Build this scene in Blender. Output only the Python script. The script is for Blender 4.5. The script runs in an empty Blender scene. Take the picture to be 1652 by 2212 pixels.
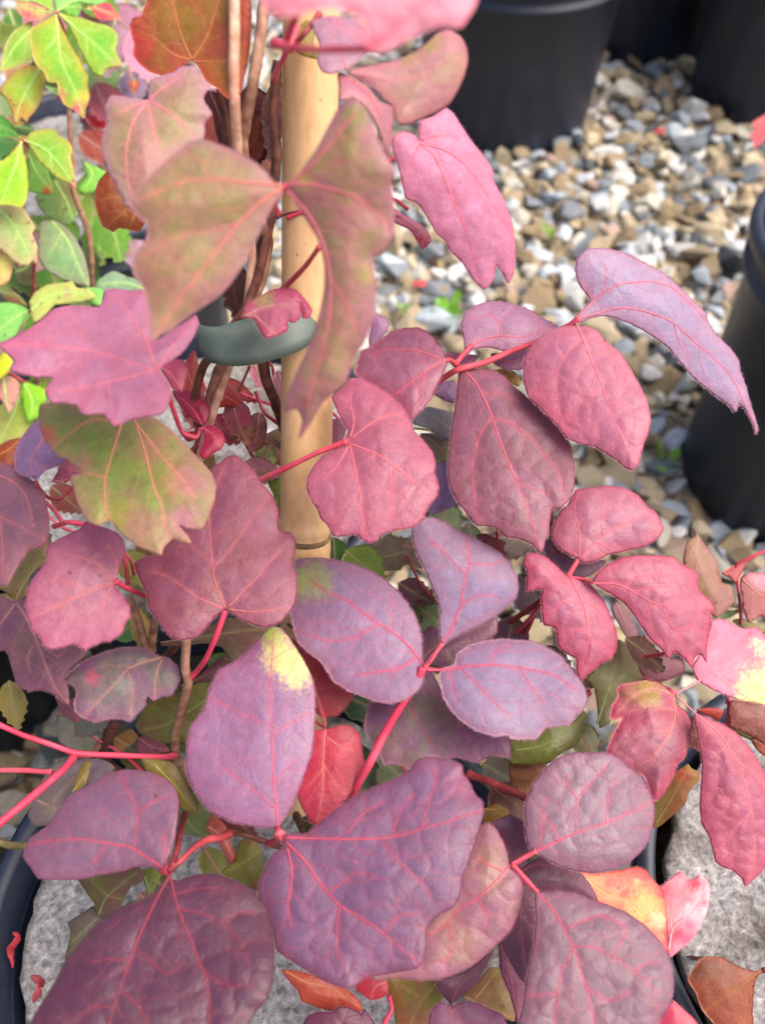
import bpy, bmesh, math, random
import numpy as np
from mathutils import Vector, Matrix
from mathutils.geometry import delaunay_2d_cdt

# ------------------------------------------------------------------ camera, sky, sun, exposure
sc = bpy.context.scene
col = sc.collection
PITCH = math.radians(51.0)
HC = 0.62                      # camera height above the gravel, metres
FPX = 1997.0                   # focal length in the units of a 1652 x 2212 picture
CX, CY = 826.0, 1106.0
cam_d = bpy.data.cameras.new('camera')
cam = bpy.data.objects.new('camera', cam_d)
col.objects.link(cam)
cam.location = (0, 0, HC)
cam.rotation_euler = (math.pi / 2 - PITCH, 0, 0)
cam_d.sensor_fit = 'VERTICAL'
cam_d.sensor_height = 4.54
cam_d.lens = 4.54 * FPX / 2212.0
cam_d.clip_start = 0.01
cam_d.clip_end = 200
cam_d.dof.use_dof = True
cam_d.dof.focus_distance = 0.315
cam_d.dof.aperture_fstop = 1.35
sc.camera = cam

SUN_EL, SUN_AZ = math.radians(60), math.radians(105)     # soft, veiled sun from up and to the right
world = bpy.data.worlds.new('World')
sc.world = world
world.use_nodes = True
wn = world.node_tree
bg = wn.nodes['Background']
sky = wn.nodes.new('ShaderNodeTexSky')
sky.sky_type = 'NISHITA'
sky.sun_disc = False
sky.sun_elevation = SUN_EL
sky.sun_rotation = SUN_AZ
sky.air_density = 0.8
sky.dust_density = 7.0
sky.ozone_density = 0.6
wn.links.new(sky.outputs[0], bg.inputs[0])
bg.inputs[1].default_value = 0.13
sun_d = bpy.data.lights.new('sun', 'SUN')
sun_d.energy = 1.0
sun_d.angle = math.radians(50)
sun_d.color = (1.0, 0.95, 0.87)
sun = bpy.data.objects.new('sun', sun_d)
col.objects.link(sun)
_sd = Vector((math.sin(SUN_AZ) * math.cos(SUN_EL), math.cos(SUN_AZ) * math.cos(SUN_EL), math.sin(SUN_EL)))
sun.rotation_euler = _sd.to_track_quat('Z', 'Y').to_euler()
sc.view_settings.view_transform = 'Standard'
sc.view_settings.look = 'None'
sc.view_settings.gamma = 1.0
sc.view_settings.use_curve_mapping = False
sc.view_settings.exposure = 1.40

# ------------------------------------------------------------------ helpers
RNG = np.random.default_rng(7)
random.seed(7)
_F = np.array([0, math.cos(PITCH), -math.sin(PITCH)])
_U = np.array([0, math.sin(PITCH), math.cos(PITCH)])
_R = np.array([1.0, 0, 0])
_C = np.array([0, 0, HC])


def P(x, y, z):
    """picture measure (x, y) and distance z in metres -> place in the world"""
    x = np.asarray(x, float); y = np.asarray(y, float); z = np.asarray(z, float)
    d = _F + ((x - CX) / FPX)[..., None] * _R - ((y - CY) / FPX)[..., None] * _U
    return _C + z[..., None] * d


def on_level(x, y, h):
    """world point where the measure (x, y) meets the level h"""
    d = _F + (x - CX) / FPX * _R - (y - CY) / FPX * _U
    s = (h - HC) / d[2]
    return _C + s * d


def t(i, j, s):
    return [(550.667 * i + float(a.split(',')[0]) / 3.0, 550.667 * j + float(a.split(',')[1]) / 3.0) for a in s.split()]


def f(s):
    return [tuple(float(v) for v in a.split(',')) for a in s.split()]


def lin(h, k=1.0):
    c = np.array([int(h[i:i + 2], 16) / 255.0 for i in (0, 2, 4)])
    return np.where(c <= 0.04045, c / 12.92, ((c + 0.055) / 1.055) ** 2.4) * k


def crom(pts, step, closed, full=False):
    """Catmull-Rom resampling at about `step`"""
    p = np.array(pts, float)
    n = len(p)
    out = []
    rng = range(n if closed else n - 1)
    for i in rng:
        if closed:
            a, b, c, d = p[(i - 1) % n], p[i], p[(i + 1) % n], p[(i + 2) % n]
        else:
            b, c = p[i], p[i + 1]
            a = p[i - 1] if i > 0 else 2 * b - c
            d = p[i + 2] if i + 2 < n else 2 * c - b
        L = np.linalg.norm(c - b)
        if L < 1e-6:
            continue
        m = max(1, int(round(L / step)))
        # centripetal-ish tension keeps corners crisp
        ta = (c - a) * 0.5 * min(1, L / (1e-6 + np.linalg.norm(c - a)) * 1.0)
        tb = (d - b) * 0.5 * min(1, L / (1e-6 + np.linalg.norm(d - b)) * 1.0)
        if full:
            ta = (c - a) * 0.5; tb = (d - b) * 0.5
        for k in range(m):
            s = k / m
            h1 = 2 * s**3 - 3 * s**2 + 1; h2 = -2 * s**3 + 3 * s**2
            h3 = s**3 - 2 * s**2 + s; h4 = s**3 - s**2
            out.append(h1 * b + h2 * c + h3 * ta + h4 * tb)
    if not closed:
        out.append(p[-1])
    return np.array(out)


def seg_dist(pts, A, B):
    """distance of each point to the nearest of the segments A->B, and which one"""
    px = pts[:, 0].astype(np.float32)[:, None]; py = pts[:, 1].astype(np.float32)[:, None]
    best = np.full(len(pts), 1e12, np.float32)
    for k0 in range(0, len(A), 48):
        ax, ay = A[k0:k0 + 48].astype(np.float32).T; bx, by = B[k0:k0 + 48].astype(np.float32).T
        dx, dy = bx - ax, by - ay
        qx = px - ax; qy = py - ay
        s = (qx * dx + qy * dy) / (dx * dx + dy * dy + 1e-9)
        np.clip(s, 0, 1, out=s)
        qx -= s * dx; qy -= s * dy
        qx *= qx; qy *= qy; qx += qy
        np.minimum(best, qx.min(1), out=best)
    return np.sqrt(best).astype(float), None


def inside(pts, poly):
    x, y = pts[:, 0], pts[:, 1]
    c = np.zeros(len(pts), bool)
    a = poly; b = np.roll(poly, -1, axis=0)
    for k in range(len(a)):
        x1, y1 = a[k]; x2, y2 = b[k]
        if y1 == y2:
            continue
        m = (y1 > y) != (y2 > y)
        c ^= m & (x < (x2 - x1) * (y - y1) / (y2 - y1) + x1)
    return c


_perm = RNG.random((256, 256))


def noise2(x, y, s, seed=0):
    x = x / s + seed * 17.31; y = y / s + seed * 9.77
    xi = np.floor(x).astype(int); yi = np.floor(y).astype(int)
    u = x - xi; v = y - yi
    u = u * u * (3 - 2 * u); v = v * v * (3 - 2 * v)
    g = lambda a, b: _perm[a % 256, b % 256]
    return (g(xi, yi) * (1 - u) + g(xi + 1, yi) * u) * (1 - v) + (g(xi, yi + 1) * (1 - u) + g(xi + 1, yi + 1) * u) * v


def fbm(x, y, s, seed=0):
    return 0.55 * noise2(x, y, s, seed) + 0.3 * noise2(x, y, s / 2.1, seed + 3) + 0.15 * noise2(x, y, s / 4.3, seed + 5)


def new_obj(name, me, parent=None, mat=None):
    o = bpy.data.objects.new(name, me)
    col.objects.link(o)
    if parent is not None:
        o.parent = parent
    if mat is not None and me is not None:
        me.materials.append(mat)
    return o


def mesh(name, verts, faces, smooth=True):
    me = bpy.data.meshes.new(name)
    me.from_pydata([tuple(v) for v in verts], [], [tuple(q) for q in faces])
    if smooth:
        me.polygons.foreach_set('use_smooth', [True] * len(me.polygons))
    me.update()
    return me


def paint(me, c):
    a = me.color_attributes.new('tint', 'FLOAT_COLOR', 'POINT')
    a.data.foreach_set('color', np.concatenate([c, np.ones((len(c), 1))], 1).astype(np.float32).ravel())


def empty(name, loc=(0, 0, 0)):
    # things keep their frame at the world origin of their parts; the Empty sits at the base
    o = bpy.data.objects.new(name, None)
    o.empty_display_size = 0.02
    col.objects.link(o)
    o.location = loc
    return o


def tag(o, label=None, cat=None, group=None, kind=None):
    if label: o['label'] = label
    if cat: o['category'] = cat
    if group: o['group'] = group
    if kind: o['kind'] = kind
    return o


def off(parent):
    return np.array(parent.location) if parent is not None else np.zeros(3)


def tube_geo(pts, radii, n=8):
    """pts: world points; returns verts, faces"""
    p = np.array(pts, float); r = np.broadcast_to(np.array(radii, float), (len(p),))
    T = np.gradient(p, axis=0)
    T /= np.linalg.norm(T, axis=1)[:, None] + 1e-12
    nrm = np.cross(T[0], [0.13, 0.27, 0.95]); nrm /= np.linalg.norm(nrm)
    NN = np.empty_like(p)
    for i in range(len(p)):
        nrm = nrm - T[i] * (nrm[0] * T[i][0] + nrm[1] * T[i][1] + nrm[2] * T[i][2])
        nrm = nrm / math.sqrt(nrm[0] ** 2 + nrm[1] ** 2 + nrm[2] ** 2)
        NN[i] = nrm
    BB = np.cross(T, NN)
    an = 2 * math.pi * np.arange(n) / n
    V = (p[:, None] + r[:, None, None] * (np.cos(an)[None, :, None] * NN[:, None] + np.sin(an)[None, :, None] * BB[:, None])).reshape(-1, 3)
    Fc = []
    for i in range(len(p) - 1):
        for k in range(n):
            Fc.append((i * n + k, i * n + (k + 1) % n, (i + 1) * n + (k + 1) % n, (i + 1) * n + k))
    Fc.append(tuple(range(n - 1, -1, -1))); Fc.append(tuple((len(p) - 1) * n + k for k in range(n)))
    return V, Fc


# ------------------------------------------------------------------ materials
def nodes(name):
    m = bpy.data.materials.new(name); m.use_nodes = True
    nt = m.node_tree
    return m, nt, nt.nodes['Principled BSDF'], nt.nodes['Material Output']


def N(nt, typ, **kw):
    n = nt.nodes.new(typ)
    for k, v in kw.items():
        if k.startswith('i_'):
            n.inputs[k[2:].replace('_', ' ')].default_value = v
        else:
            setattr(n, k, v)
    return n


def ramp(nt, stops, interp='LINEAR'):
    n = nt.nodes.new('ShaderNodeValToRGB')
    n.color_ramp.interpolation = interp
    el = n.color_ramp.elements
    while len(el) < len(stops): el.new(0.5)
    for e, (p, c) in zip(el, stops):
        e.position = p
        e.color = (*c, 1) if len(c) == 3 else c
    return n


def leaf_material(name, rough=0.5, sheen=0.35, transl=0.16):
    m, nt, b, out = nodes(name)
    L = nt.links.new
    at = N(nt, 'ShaderNodeAttribute', attribute_name='tint')
    tc = N(nt, 'ShaderNodeTexCoord')
    n1 = N(nt, 'ShaderNodeTexNoise'); n1.inputs['Scale'].default_value = 420; n1.inputs['Detail'].default_value = 6; n1.inputs['Roughness'].default_value = 0.7
    L(tc.outputs['Object'], n1.inputs['Vector'])
    mr = N(nt, 'ShaderNodeMapRange'); mr.inputs[1].default_value = 0.25; mr.inputs[2].default_value = 0.75; mr.inputs[3].default_value = 0.80; mr.inputs[4].default_value = 1.18
    L(n1.outputs['Fac'], mr.inputs[0])
    mul = N(nt, 'ShaderNodeVectorMath', operation='SCALE')
    L(at.outputs['Color'], mul.inputs[0]); L(mr.outputs[0], mul.inputs['Scale'])
    # pale hair dots on the blade
    vo = N(nt, 'ShaderNodeTexVoronoi'); vo.inputs['Scale'].default_value = 560
    L(tc.outputs['Object'], vo.inputs['Vector'])
    n2 = N(nt, 'ShaderNodeTexNoise'); n2.inputs['Scale'].default_value = 60
    L(tc.outputs['Object'], n2.inputs['Vector'])
    r1 = N(nt, 'ShaderNodeMapRange'); r1.inputs[1].default_value = 0.13; r1.inputs[2].default_value = 0.04; r1.inputs[3].default_value = 0.0; r1.inputs[4].default_value = 0.28
    L(vo.outputs['Distance'], r1.inputs[0])
    r2 = N(nt, 'ShaderNodeMapRange'); r2.inputs[1].default_value = 0.48; r2.inputs[2].default_value = 0.66
    L(n2.outputs['Fac'], r2.inputs[0])
    dm = N(nt, 'ShaderNodeMath', operation='MULTIPLY')
    L(r1.outputs[0], dm.inputs[0]); L(r2.outputs[0], dm.inputs[1])
    mx = N(nt, 'ShaderNodeMix', data_type='RGBA')
    L(dm.outputs[0], mx.inputs['Factor']); L(mul.outputs[0], mx.inputs[6]); mx.inputs[7].default_value = (0.75, 0.55, 0.6, 1)
    L(mx.outputs[2], b.inputs['Base Color'])
    rv = N(nt, 'ShaderNodeMapRange'); rv.inputs[1].default_value = .3; rv.inputs[2].default_value = .7; rv.inputs[3].default_value = rough - .14; rv.inputs[4].default_value = rough + .12
    L(n2.outputs['Fac'], rv.inputs[0]); L(rv.outputs[0], b.inputs['Roughness'])
    b.inputs['Specular IOR Level'].default_value = 0.36
    b.inputs['Sheen Weight'].default_value = sheen
    b.inputs['Sheen Roughness'].default_value = 0.45
    b.inputs['Sheen Tint'].default_value = (0.85, 0.86, 1.0, 1)
    nb = N(nt, 'ShaderNodeTexNoise'); nb.inputs['Scale'].default_value = 900; nb.inputs['Detail'].default_value = 4
    L(tc.outputs['Object'], nb.inputs['Vector'])
    bp = N(nt, 'ShaderNodeBump'); bp.inputs['Strength'].default_value = 0.35; bp.inputs['Distance'].default_value = 0.0006
    L(nb.outputs['Fac'], bp.inputs['Height']); L(bp.outputs[0], b.inputs['Normal'])
    tr = N(nt, 'ShaderNodeBsdfTranslucent')
    sat = N(nt, 'ShaderNodeHueSaturation'); sat.inputs['Saturation'].default_value = 1.1; sat.inputs['Value'].default_value = 1.2
    L(mx.outputs[2], sat.inputs['Color']); L(sat.outputs[0], tr.inputs['Color'])
    ms = N(nt, 'ShaderNodeMixShader'); ms.inputs[0].default_value = transl
    L(b.outputs[0], ms.inputs[1]); L(tr.outputs[0], ms.inputs[2]); L(ms.outputs[0], out.inputs['Surface'])
    return m


def solid_material(name, c1, c2, scale, rough=0.5, spec=0.4, bump=0.2, dist=0.0006, detail=5, aniso=None, lo=0.3, hi=0.7, sss=0.0):
    m, nt, b, out = nodes(name)
    L = nt.links.new
    tc = N(nt, 'ShaderNodeTexCoord')
    src = tc.outputs['Object']
    if aniso:
        mp = N(nt, 'ShaderNodeMapping'); mp.inputs['Scale'].default_value = aniso
        L(src, mp.inputs[0]); src = mp.outputs[0]
    n1 = N(nt, 'ShaderNodeTexNoise'); n1.inputs['Scale'].default_value = scale; n1.inputs['Detail'].default_value = detail
    L(src, n1.inputs['Vector'])
    r = ramp(nt, [(lo, c1), (.5 * (lo + hi), tuple(.6 * np.array(c1) + .4 * np.array(c2))), (hi, c2)])
    L(n1.outputs['Fac'], r.inputs[0]); L(r.outputs[0], b.inputs['Base Color'])
    b.inputs['Roughness'].default_value = rough
    b.inputs['Specular IOR Level'].default_value = spec
    bp = N(nt, 'ShaderNodeBump'); bp.inputs['Strength'].default_value = bump; bp.inputs['Distance'].default_value = dist
    L(n1.outputs['Fac'], bp.inputs['Height']); L(bp.outputs[0], b.inputs['Normal'])
    return m


M_LEAF = leaf_material('velvety_leaf', 0.48, 0.14, 0.18)
M_GREEN = leaf_material('fresh_green_leaf', 0.45, 0.05, 0.36)
M_RED = solid_material('red_petiole', tuple(lin('bc2a46', .7)), tuple(lin('e06674', .74)), 75, 0.58, 0.4, 0.25)
M_PINK = solid_material('hot_pink_petiole', tuple(lin('cc2248', .7)), tuple(lin('ea5672', .74)), 75, 0.55, 0.4, 0.2)
M_MAROON = solid_material('dull_red_stalk', tuple(lin('842430', .66)), tuple(lin('b44a4c', .68)), 160, 0.5, 0.35, 0.3)
M_BARK = solid_material('brown_bark', tuple(lin('7a4c3e', .7)), tuple(lin('b48a70', .8)), 240, 0.65, 0.3, 0.7, 0.0008)
M_DARKBARK = solid_material('dark_red_bark', tuple(lin('4a221c', .6)), tuple(lin('8a5242', .7)), 240, 0.6, 0.35, 0.7, 0.0008)
M_TANBARK = solid_material('tan_bark', tuple(lin('b07c62', .8)), tuple(lin('dcb09a', .9)), 240, 0.6, 0.3, 0.6, 0.0008)
M_VEIN = leaf_material('raised_vein', 0.55, 0.1, 0.05)

# ------------------------------------------------------------------ leaf builder
KA = 0.52            # picture colour -> albedo
leaf_count = [0]


def leaf(plant, outline, veins=None, z=0.3, a=0.0, b=-0.04, base='a8688a', edge=None, vein='e2687e', mott=None, patches=(),
         dome=3.0, fold=0.0, quilt=0.55, step=4.6, mat=None, fuzz=True, node=None, label=None, droop=0.0, cell=40, vw=1.0, k=None, name='leaf', twist=0.0):
    leaf_count[0] += 1
    seed = leaf_count[0] * 1.37
    rng = np.random.default_rng(leaf_count[0] + 100)
    out = crom(outline, step * 0.8, True)
    cen = out.mean(0)
    # slight natural unevenness of the margin
    out = out + (np.stack([noise2(out[:, 0], out[:, 1], 7, seed), noise2(out[:, 0], out[:, 1], 7, seed + 2)], 1) - 0.5) * 1.4
    if veins is None:
        nd = np.array(node if node is not None else outline[0], float)
        far = out[np.linalg.norm(out - nd, axis=1).argmax()]
        mid = (nd + far) / 2 + rng.normal(0, 6, 2)
        veins = [[tuple(nd), tuple(mid), tuple(far)]]
    mains = [crom(v, 6, False, True) for v in veins]
    nd = mains[0][0] if node is None else np.array(node, float)
    Ao, Bo = out, np.roll(out, -1, axis=0)
    # secondary veins
    secs = []
    for vi, v in enumerate(mains):
        L = np.concatenate([[0], np.cumsum(np.linalg.norm(np.diff(v, axis=0), axis=1))])
        if L[-1] < 60:
            continue
        s = 26 + rng.random() * 10; side = 1 if rng.random() < .5 else -1
        while s < L[-1] * 0.93:
            i = min(np.searchsorted(L, s), len(v) - 1)
            d = v[i] - v[i - 1]; d /= np.linalg.norm(d) + 1e-9
            ang = side * math.radians(48 + rng.normal(0, 6))
            p = v[i].copy(); pl = [p.copy()]; turn = -side * math.radians(1.2)
            mx = 18 + rng.random() * 9
            for q in range(int(mx)):
                dv = np.array([d[0] * math.cos(ang) - d[1] * math.sin(ang), d[0] * math.sin(ang) + d[1] * math.cos(ang)])
                p = p + dv * 5.0; ang += turn + math.radians(rng.normal(0, 3.5))
                pl.append(p.copy())
                if q > 3:
                    other = min([np.linalg.norm(m - p, axis=1).min() for mi, m in enumerate(mains) if mi != vi] + [99])
                    if other < 5: break
            pl = np.array(pl)
            ok = inside(pl, out)
            if not ok.all():
                pl = pl[:max(1, int(np.argmin(ok)) - 1)]
            if len(pl) > 4:
                secs.append(pl)
            s += (30 + rng.random() * 24) * (0.6 if side > 0 else 1.0); side = -side
    mA = np.concatenate([m[:-1] for m in mains]); mB = np.concatenate([m[1:] for m in mains])
    if secs:
        sA = np.concatenate([m[:-1] for m in secs]); sB = np.concatenate([m[1:] for m in secs])
    # cells of the fine network
    x0, y0 = out.min(0) - 40; x1, y1 = out.max(0) + 40
    cell = cell * 1.45
    sd = []
    for v in mains + secs:
        L = np.concatenate([[0], np.cumsum(np.linalg.norm(np.diff(v, axis=0), axis=1))])
        for s in np.arange(cell * .45, L[-1], cell * .95):
            i = min(np.searchsorted(L, s), len(v) - 1)
            d = v[i] - v[i - 1]; d = np.array([-d[1], d[0]]) / (np.linalg.norm(d) + 1e-9)
            for sg in (-1, 1):
                q = v[i] + d * sg * cell * .46
                if not sd or np.min(np.hypot(*(np.array(sd) - q).T)) > cell * .6: sd.append(q)
    gx, gy = np.meshgrid(np.arange(x0, x1, cell * .8), np.arange(y0, y1, cell * 0.7))
    gx[1::2] += cell / 2
    cand_ = np.stack([gx.ravel(), gy.ravel()], 1) + rng.uniform(-.3, .3, (gx.size, 2)) * cell
    for q in cand_:
        if not sd or np.min(np.hypot(*(np.array(sd) - q).T)) > cell * .72: sd.append(q)
    seeds = np.array(sd)

    def fields(p):
        dm, im = seg_dist(p, mA, mB)
        ds = seg_dist(p, sA, sB)[0] if secs else np.full(len(p), 99.0)
        de = seg_dist(p, Ao, Bo)[0]
        best = np.full(len(p), 1e9); sec = np.full(len(p), 1e9)
        pw = p + (np.stack([noise2(p[:, 0], p[:, 1], 42, seed + 21), noise2(p[:, 0], p[:, 1], 42, seed + 23)], 1) - .5) * 20
        for s0 in range(0, len(seeds), 128):
            dd = np.sqrt(((pw[:, None, :] - seeds[None, s0:s0 + 128]) ** 2).sum(2))
            if dd.shape[1] < 2: continue
            q = np.partition(dd, 1, axis=1)
            b2 = np.minimum(np.maximum(best, q[:, 0]), np.minimum(sec, q[:, 1]))
            best = np.minimum(best, q[:, 0]); sec = b2
        dt = (sec - best) / 2
        return dm, ds, dt, de, im

    sat = lambda d, w: 1 - np.exp(-(d / w) ** 2 * 0.7)

    def depth(p, fl):
        dm, ds, dt, de, im = fl
        rel = p - nd
        zz = z + (a * rel[:, 0] + b * rel[:, 1]) / 1000.0
        zz = zz + twist * rel[:, 0] * rel[:, 1] / 1e6
        r = np.linalg.norm(rel, axis=1)
        zz = zz + droop * (r / 300.0) ** 2 / 1000.0
        lift = dome * 0.6 * (1 - np.exp(-de / 60.0))
        lift -= fold * np.minimum(dm, 160) / 100.0
        wave = (noise2(p[:, 0], p[:, 1], 120, seed) - 0.5) * 2.6 * min(1, dome / 2 + .3)
        q = quilt * (0.40 * (1 - np.exp(-dt / 13.0)) + 0.35 * sat(dm, 16)) * (0.35 + 0.65 * np.minimum(1, de / 18))
        return zz - (lift + wave + q) / 1000.0

    # interior points
    gx, gy = np.meshgrid(np.arange(x0, x1, step), np.arange(y0, y1, step * 0.87))
    gx[1::2] += step / 2
    pts = np.stack([gx.ravel(), gy.ravel()], 1) + rng.uniform(-.18, .18, (gx.size, 2)) * step
    pts = pts[inside(pts, out)]
    if len(pts):
        pts = pts[seg_dist(pts, Ao, Bo)[0] > step * 0.55]
    allp = np.concatenate([out, pts])
    res = delaunay_2d_cdt([Vector(q) for q in allp], [], [list(range(len(out)))], 1, 1e-4)
    vv = np.array([(q.x, q.y) for q in res[0]])
    tris = [tuple(q) for q in res[2]]
    ta = np.array(tris)
    e1 = vv[ta[:, 1]] - vv[ta[:, 0]]; e2 = vv[ta[:, 2]] - vv[ta[:, 0]]
    flip = (e1[:, 0] * e2[:, 1] - e1[:, 1] * e2[:, 0]) > 0          # face the camera side (y runs down)
    ta[flip] = ta[flip][:, ::-1]
    fl = fields(vv)
    zz = depth(vv, fl)
    W = P(vv[:, 0], vv[:, 1], zz)
    # colour of the blade
    kk = KA if k is None else k
    dm, ds, dt, de, im = fl
    WB = np.array([1.0, 0.96, 0.98])
    c = np.tile(lin(base, kk), (len(vv), 1))
    mixc = lambda c, h, w: c * (1 - w[:, None]) + lin(h, kk)[None] * w[:, None]
    nz = fbm(vv[:, 0], vv[:, 1], 60, seed + 1)
    if mott:
        w = np.clip((nz - 0.5 + mott[1] * 0.5) * 3.2 + 0.0, 0, 1) * mott[2]
        c = mixc(c, mott[0], w)
    if edge:
        w = np.exp(-de / 16.0) * 0.75
        c = mixc(c, edge, w)
    for (px, py, pr, ph, pw) in patches:
        d = np.hypot(vv[:, 0] - px, vv[:, 1] - py) + (nz - .5) * pr * 0.5 + (noise2(vv[:, 0], vv[:, 1], 4.5, seed + 9) - .5) * pr * .62
        w = np.clip((pr - d) / (pr * 0.6) , 0, 1) * pw
        c = c * (1 - w[:, None]) + lin(ph, max(kk, .56))[None] * w[:, None]
    c *= (0.88 + 0.26 * fbm(vv[:, 0], vv[:, 1], 38, seed + 4))[:, None]
    sv = np.exp(-(ds / 2.4) ** 2) * 0.13 * vw + np.exp(-(dt / 2.0) ** 2) * 0.12 * vw + np.exp(-(dm / 4.5) ** 2) * 0.3
    c = mixc(c, vein, np.clip(sv, 0, 0.6))
    rim = np.exp(-(de / 1.6) ** 2)
    c = mixc(c, vein if edge is None else edge, rim * 0.2)
    for q in range(rng.integers(0, 4)):
        sx_, sy_ = vv[rng.integers(len(vv))]
        d = np.hypot(vv[:, 0] - sx_, vv[:, 1] - sy_) + (noise2(vv[:, 0], vv[:, 1], 4, seed + q) - .5) * 4
        c = mixc(c, '6a3a2c', np.clip((2.0 + rng.random() * 3.5 - d) / 2.5, 0, 1) * .75)
    c = c * WB
    lum = (c @ np.array([.3, .59, .11]))[:, None]
    c = np.clip(lum + (c - lum) * 1.05, .004, 1)
    # rolled rim gives the blade its thickness
    verts = list(W); faces = [tuple(q) for q in ta]; cols = [c]
    nb = len(out)
    bp = vv[:nb]
    inn = (np.roll(bp, -1, 0) - np.roll(bp, 1, 0)); inn = np.stack([inn[:, 1], -inn[:, 0]], 1)
    inn /= np.linalg.norm(inn, axis=1)[:, None] + 1e-9
    tst = inside(bp + inn * 2, out); inn[~tst] *= -1
    rb = P(bp[:, 0] + inn[:, 0] * 1.2, bp[:, 1] + inn[:, 1] * 1.2, zz[:nb] + 0.00045)
    base_i = len(verts)
    verts += list(rb); cols.append(c[:nb] * 0.95)
    for i in range(nb):
        j = (i + 1) % nb
        faces.append((i, j, base_i + j, base_i + i))
    if fuzz:
        # short pale hairs along the margin
        m_ = nb * 2
        ii = np.repeat(np.arange(nb), 2); u = rng.random((m_, 1))
        p0 = bp[ii] * (1 - u) + bp[(ii + 1) % nb] * u
        o2 = -inn[ii] * (2.0 + rng.random((m_, 1)) * 2.6) + rng.normal(0, 1.0, (m_, 2))
        tq = np.stack([inn[ii][:, 1], -inn[ii][:, 0]], 1) * 0.42
        zq = zz[ii] - 0.0002
        q0, q1, q2 = p0 + tq, p0 - tq, p0 + o2
        W3 = np.stack([P(q0[:, 0], q0[:, 1], zq), P(q1[:, 0], q1[:, 1], zq), P(q2[:, 0], q2[:, 1], zq - rng.random(m_) * .0004)], 1).reshape(-1, 3)
        n0 = len(verts); verts += list(W3)
        faces += [(n0 + 3 * q, n0 + 3 * q + 1, n0 + 3 * q + 2) for q in range(m_)]
        cols.append(np.tile((lin('e0a0ac', .6) * .4 + c.mean(0) * .6)[None], (3 * m_, 1)))
    o0 = off(plant)
    me = mesh(name, np.array(verts) - o0, faces)
    paint(me, np.clip(np.concatenate(cols), 0, 1))
    ob = new_obj(name, me, plant, mat or M_LEAF)
    if label: ob['label'] = label
    # raised veins
    V = []; Fc = []; VC = []
    cv = lin(vein, kk * 1.1); cb = c.mean(0)
    allv = np.concatenate(mains + secs)
    az = depth(allv, fields(allv)); pos = 0
    for v, r0, r1, w0, w1 in [(m, 2.1 * vw, 0.5 * vw, .9, .65) if np.hypot(*(m[0] - nd)) < 30 else (m, 1.15 * vw, 0.35 * vw, .6, .35) for m in mains] + [(s, 0.6 * vw, 0.28 * vw, .36, .1) for s in secs]:
        fz = az[pos:pos + len(v)]; pos += len(v)
        if len(v) < 3: continue
        rr = np.linspace(r0, r1, len(v)) * (z / FPX)
        w = P(v[:, 0], v[:, 1], fz + rr * 0.15)
        nn = 6 if r0 > 1 else 4
        a_, b_ = tube_geo(w, rr, nn)
        n0 = len(V); V += list(a_ - o0); Fc += [tuple(q + n0 for q in ff) for ff in b_]
        ww = np.repeat(np.linspace(w0, w1, len(v)), nn)[:, None]
        VC.append(cv * ww + cb * (1 - ww))
    vme = mesh('veins', V, Fc)
    paint(vme, np.clip(np.concatenate(VC), 0, 1))
    vm = new_obj('veins', vme, ob, M_VEIN)
    return ob


def leaflet_pts(cx, cy, ang, ln, wd, teeth=4, seed=0):
    """outline of a toothed leaflet, base at (cx, cy), pointing along ang (degrees, picture sense)"""
    rng = np.random.default_rng(seed)
    ca, sa = math.cos(math.radians(ang)), math.sin(math.radians(ang))
    prof = [(0.0, 0.02), (0.06, .2), (0.16, .36), (0.3, .48), (0.45, .5), (0.6, .42), (0.75, .29), (0.88, .14)]
    up = []; dn = []
    for s_, w_ in prof:
        j = 1 + rng.normal(0, .06)
        up.append((s_, w_ * j)); dn.append((s_, -w_ * (1 + rng.normal(0, .06))))
    def tooth(l, sg):
        o = []
        for q, (s_, w_) in enumerate(l):
            o.append((s_, w_))
            if q >= len(l) - teeth:
                o.append((s_ + .075, w_ + sg * .035)); o.append((s_ + .085, w_ - sg * .03))
        return o
    pts = tooth(up, 1) + [(1.0, 0.0)] + tooth(dn, -1)[::-1]
    return [(cx + ca * s_ * ln - sa * w_ * wd, cy + sa * s_ * ln + ca * w_ * wd) for s_, w_ in pts]


def gleaf(plant, cx, cy, ang, ln, wd, z, seed=1, **kw):
    o = leaflet_pts(cx, cy, ang, ln, wd, seed=seed)
    ca, sa = math.cos(math.radians(ang)), math.sin(math.radians(ang))
    bend = ((seed * 37) % 11 - 5) * .01 * ln
    v = [[(cx, cy), (cx + ca * ln * .5 - sa * bend, cy + sa * ln * .5 + ca * bend), (cx + ca * ln * .96, cy + sa * ln * .96)]]
    kw.setdefault('fuzz', False); kw.setdefault('step', 7)
    return leaf(plant, o, v, z=z, **kw)


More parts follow.
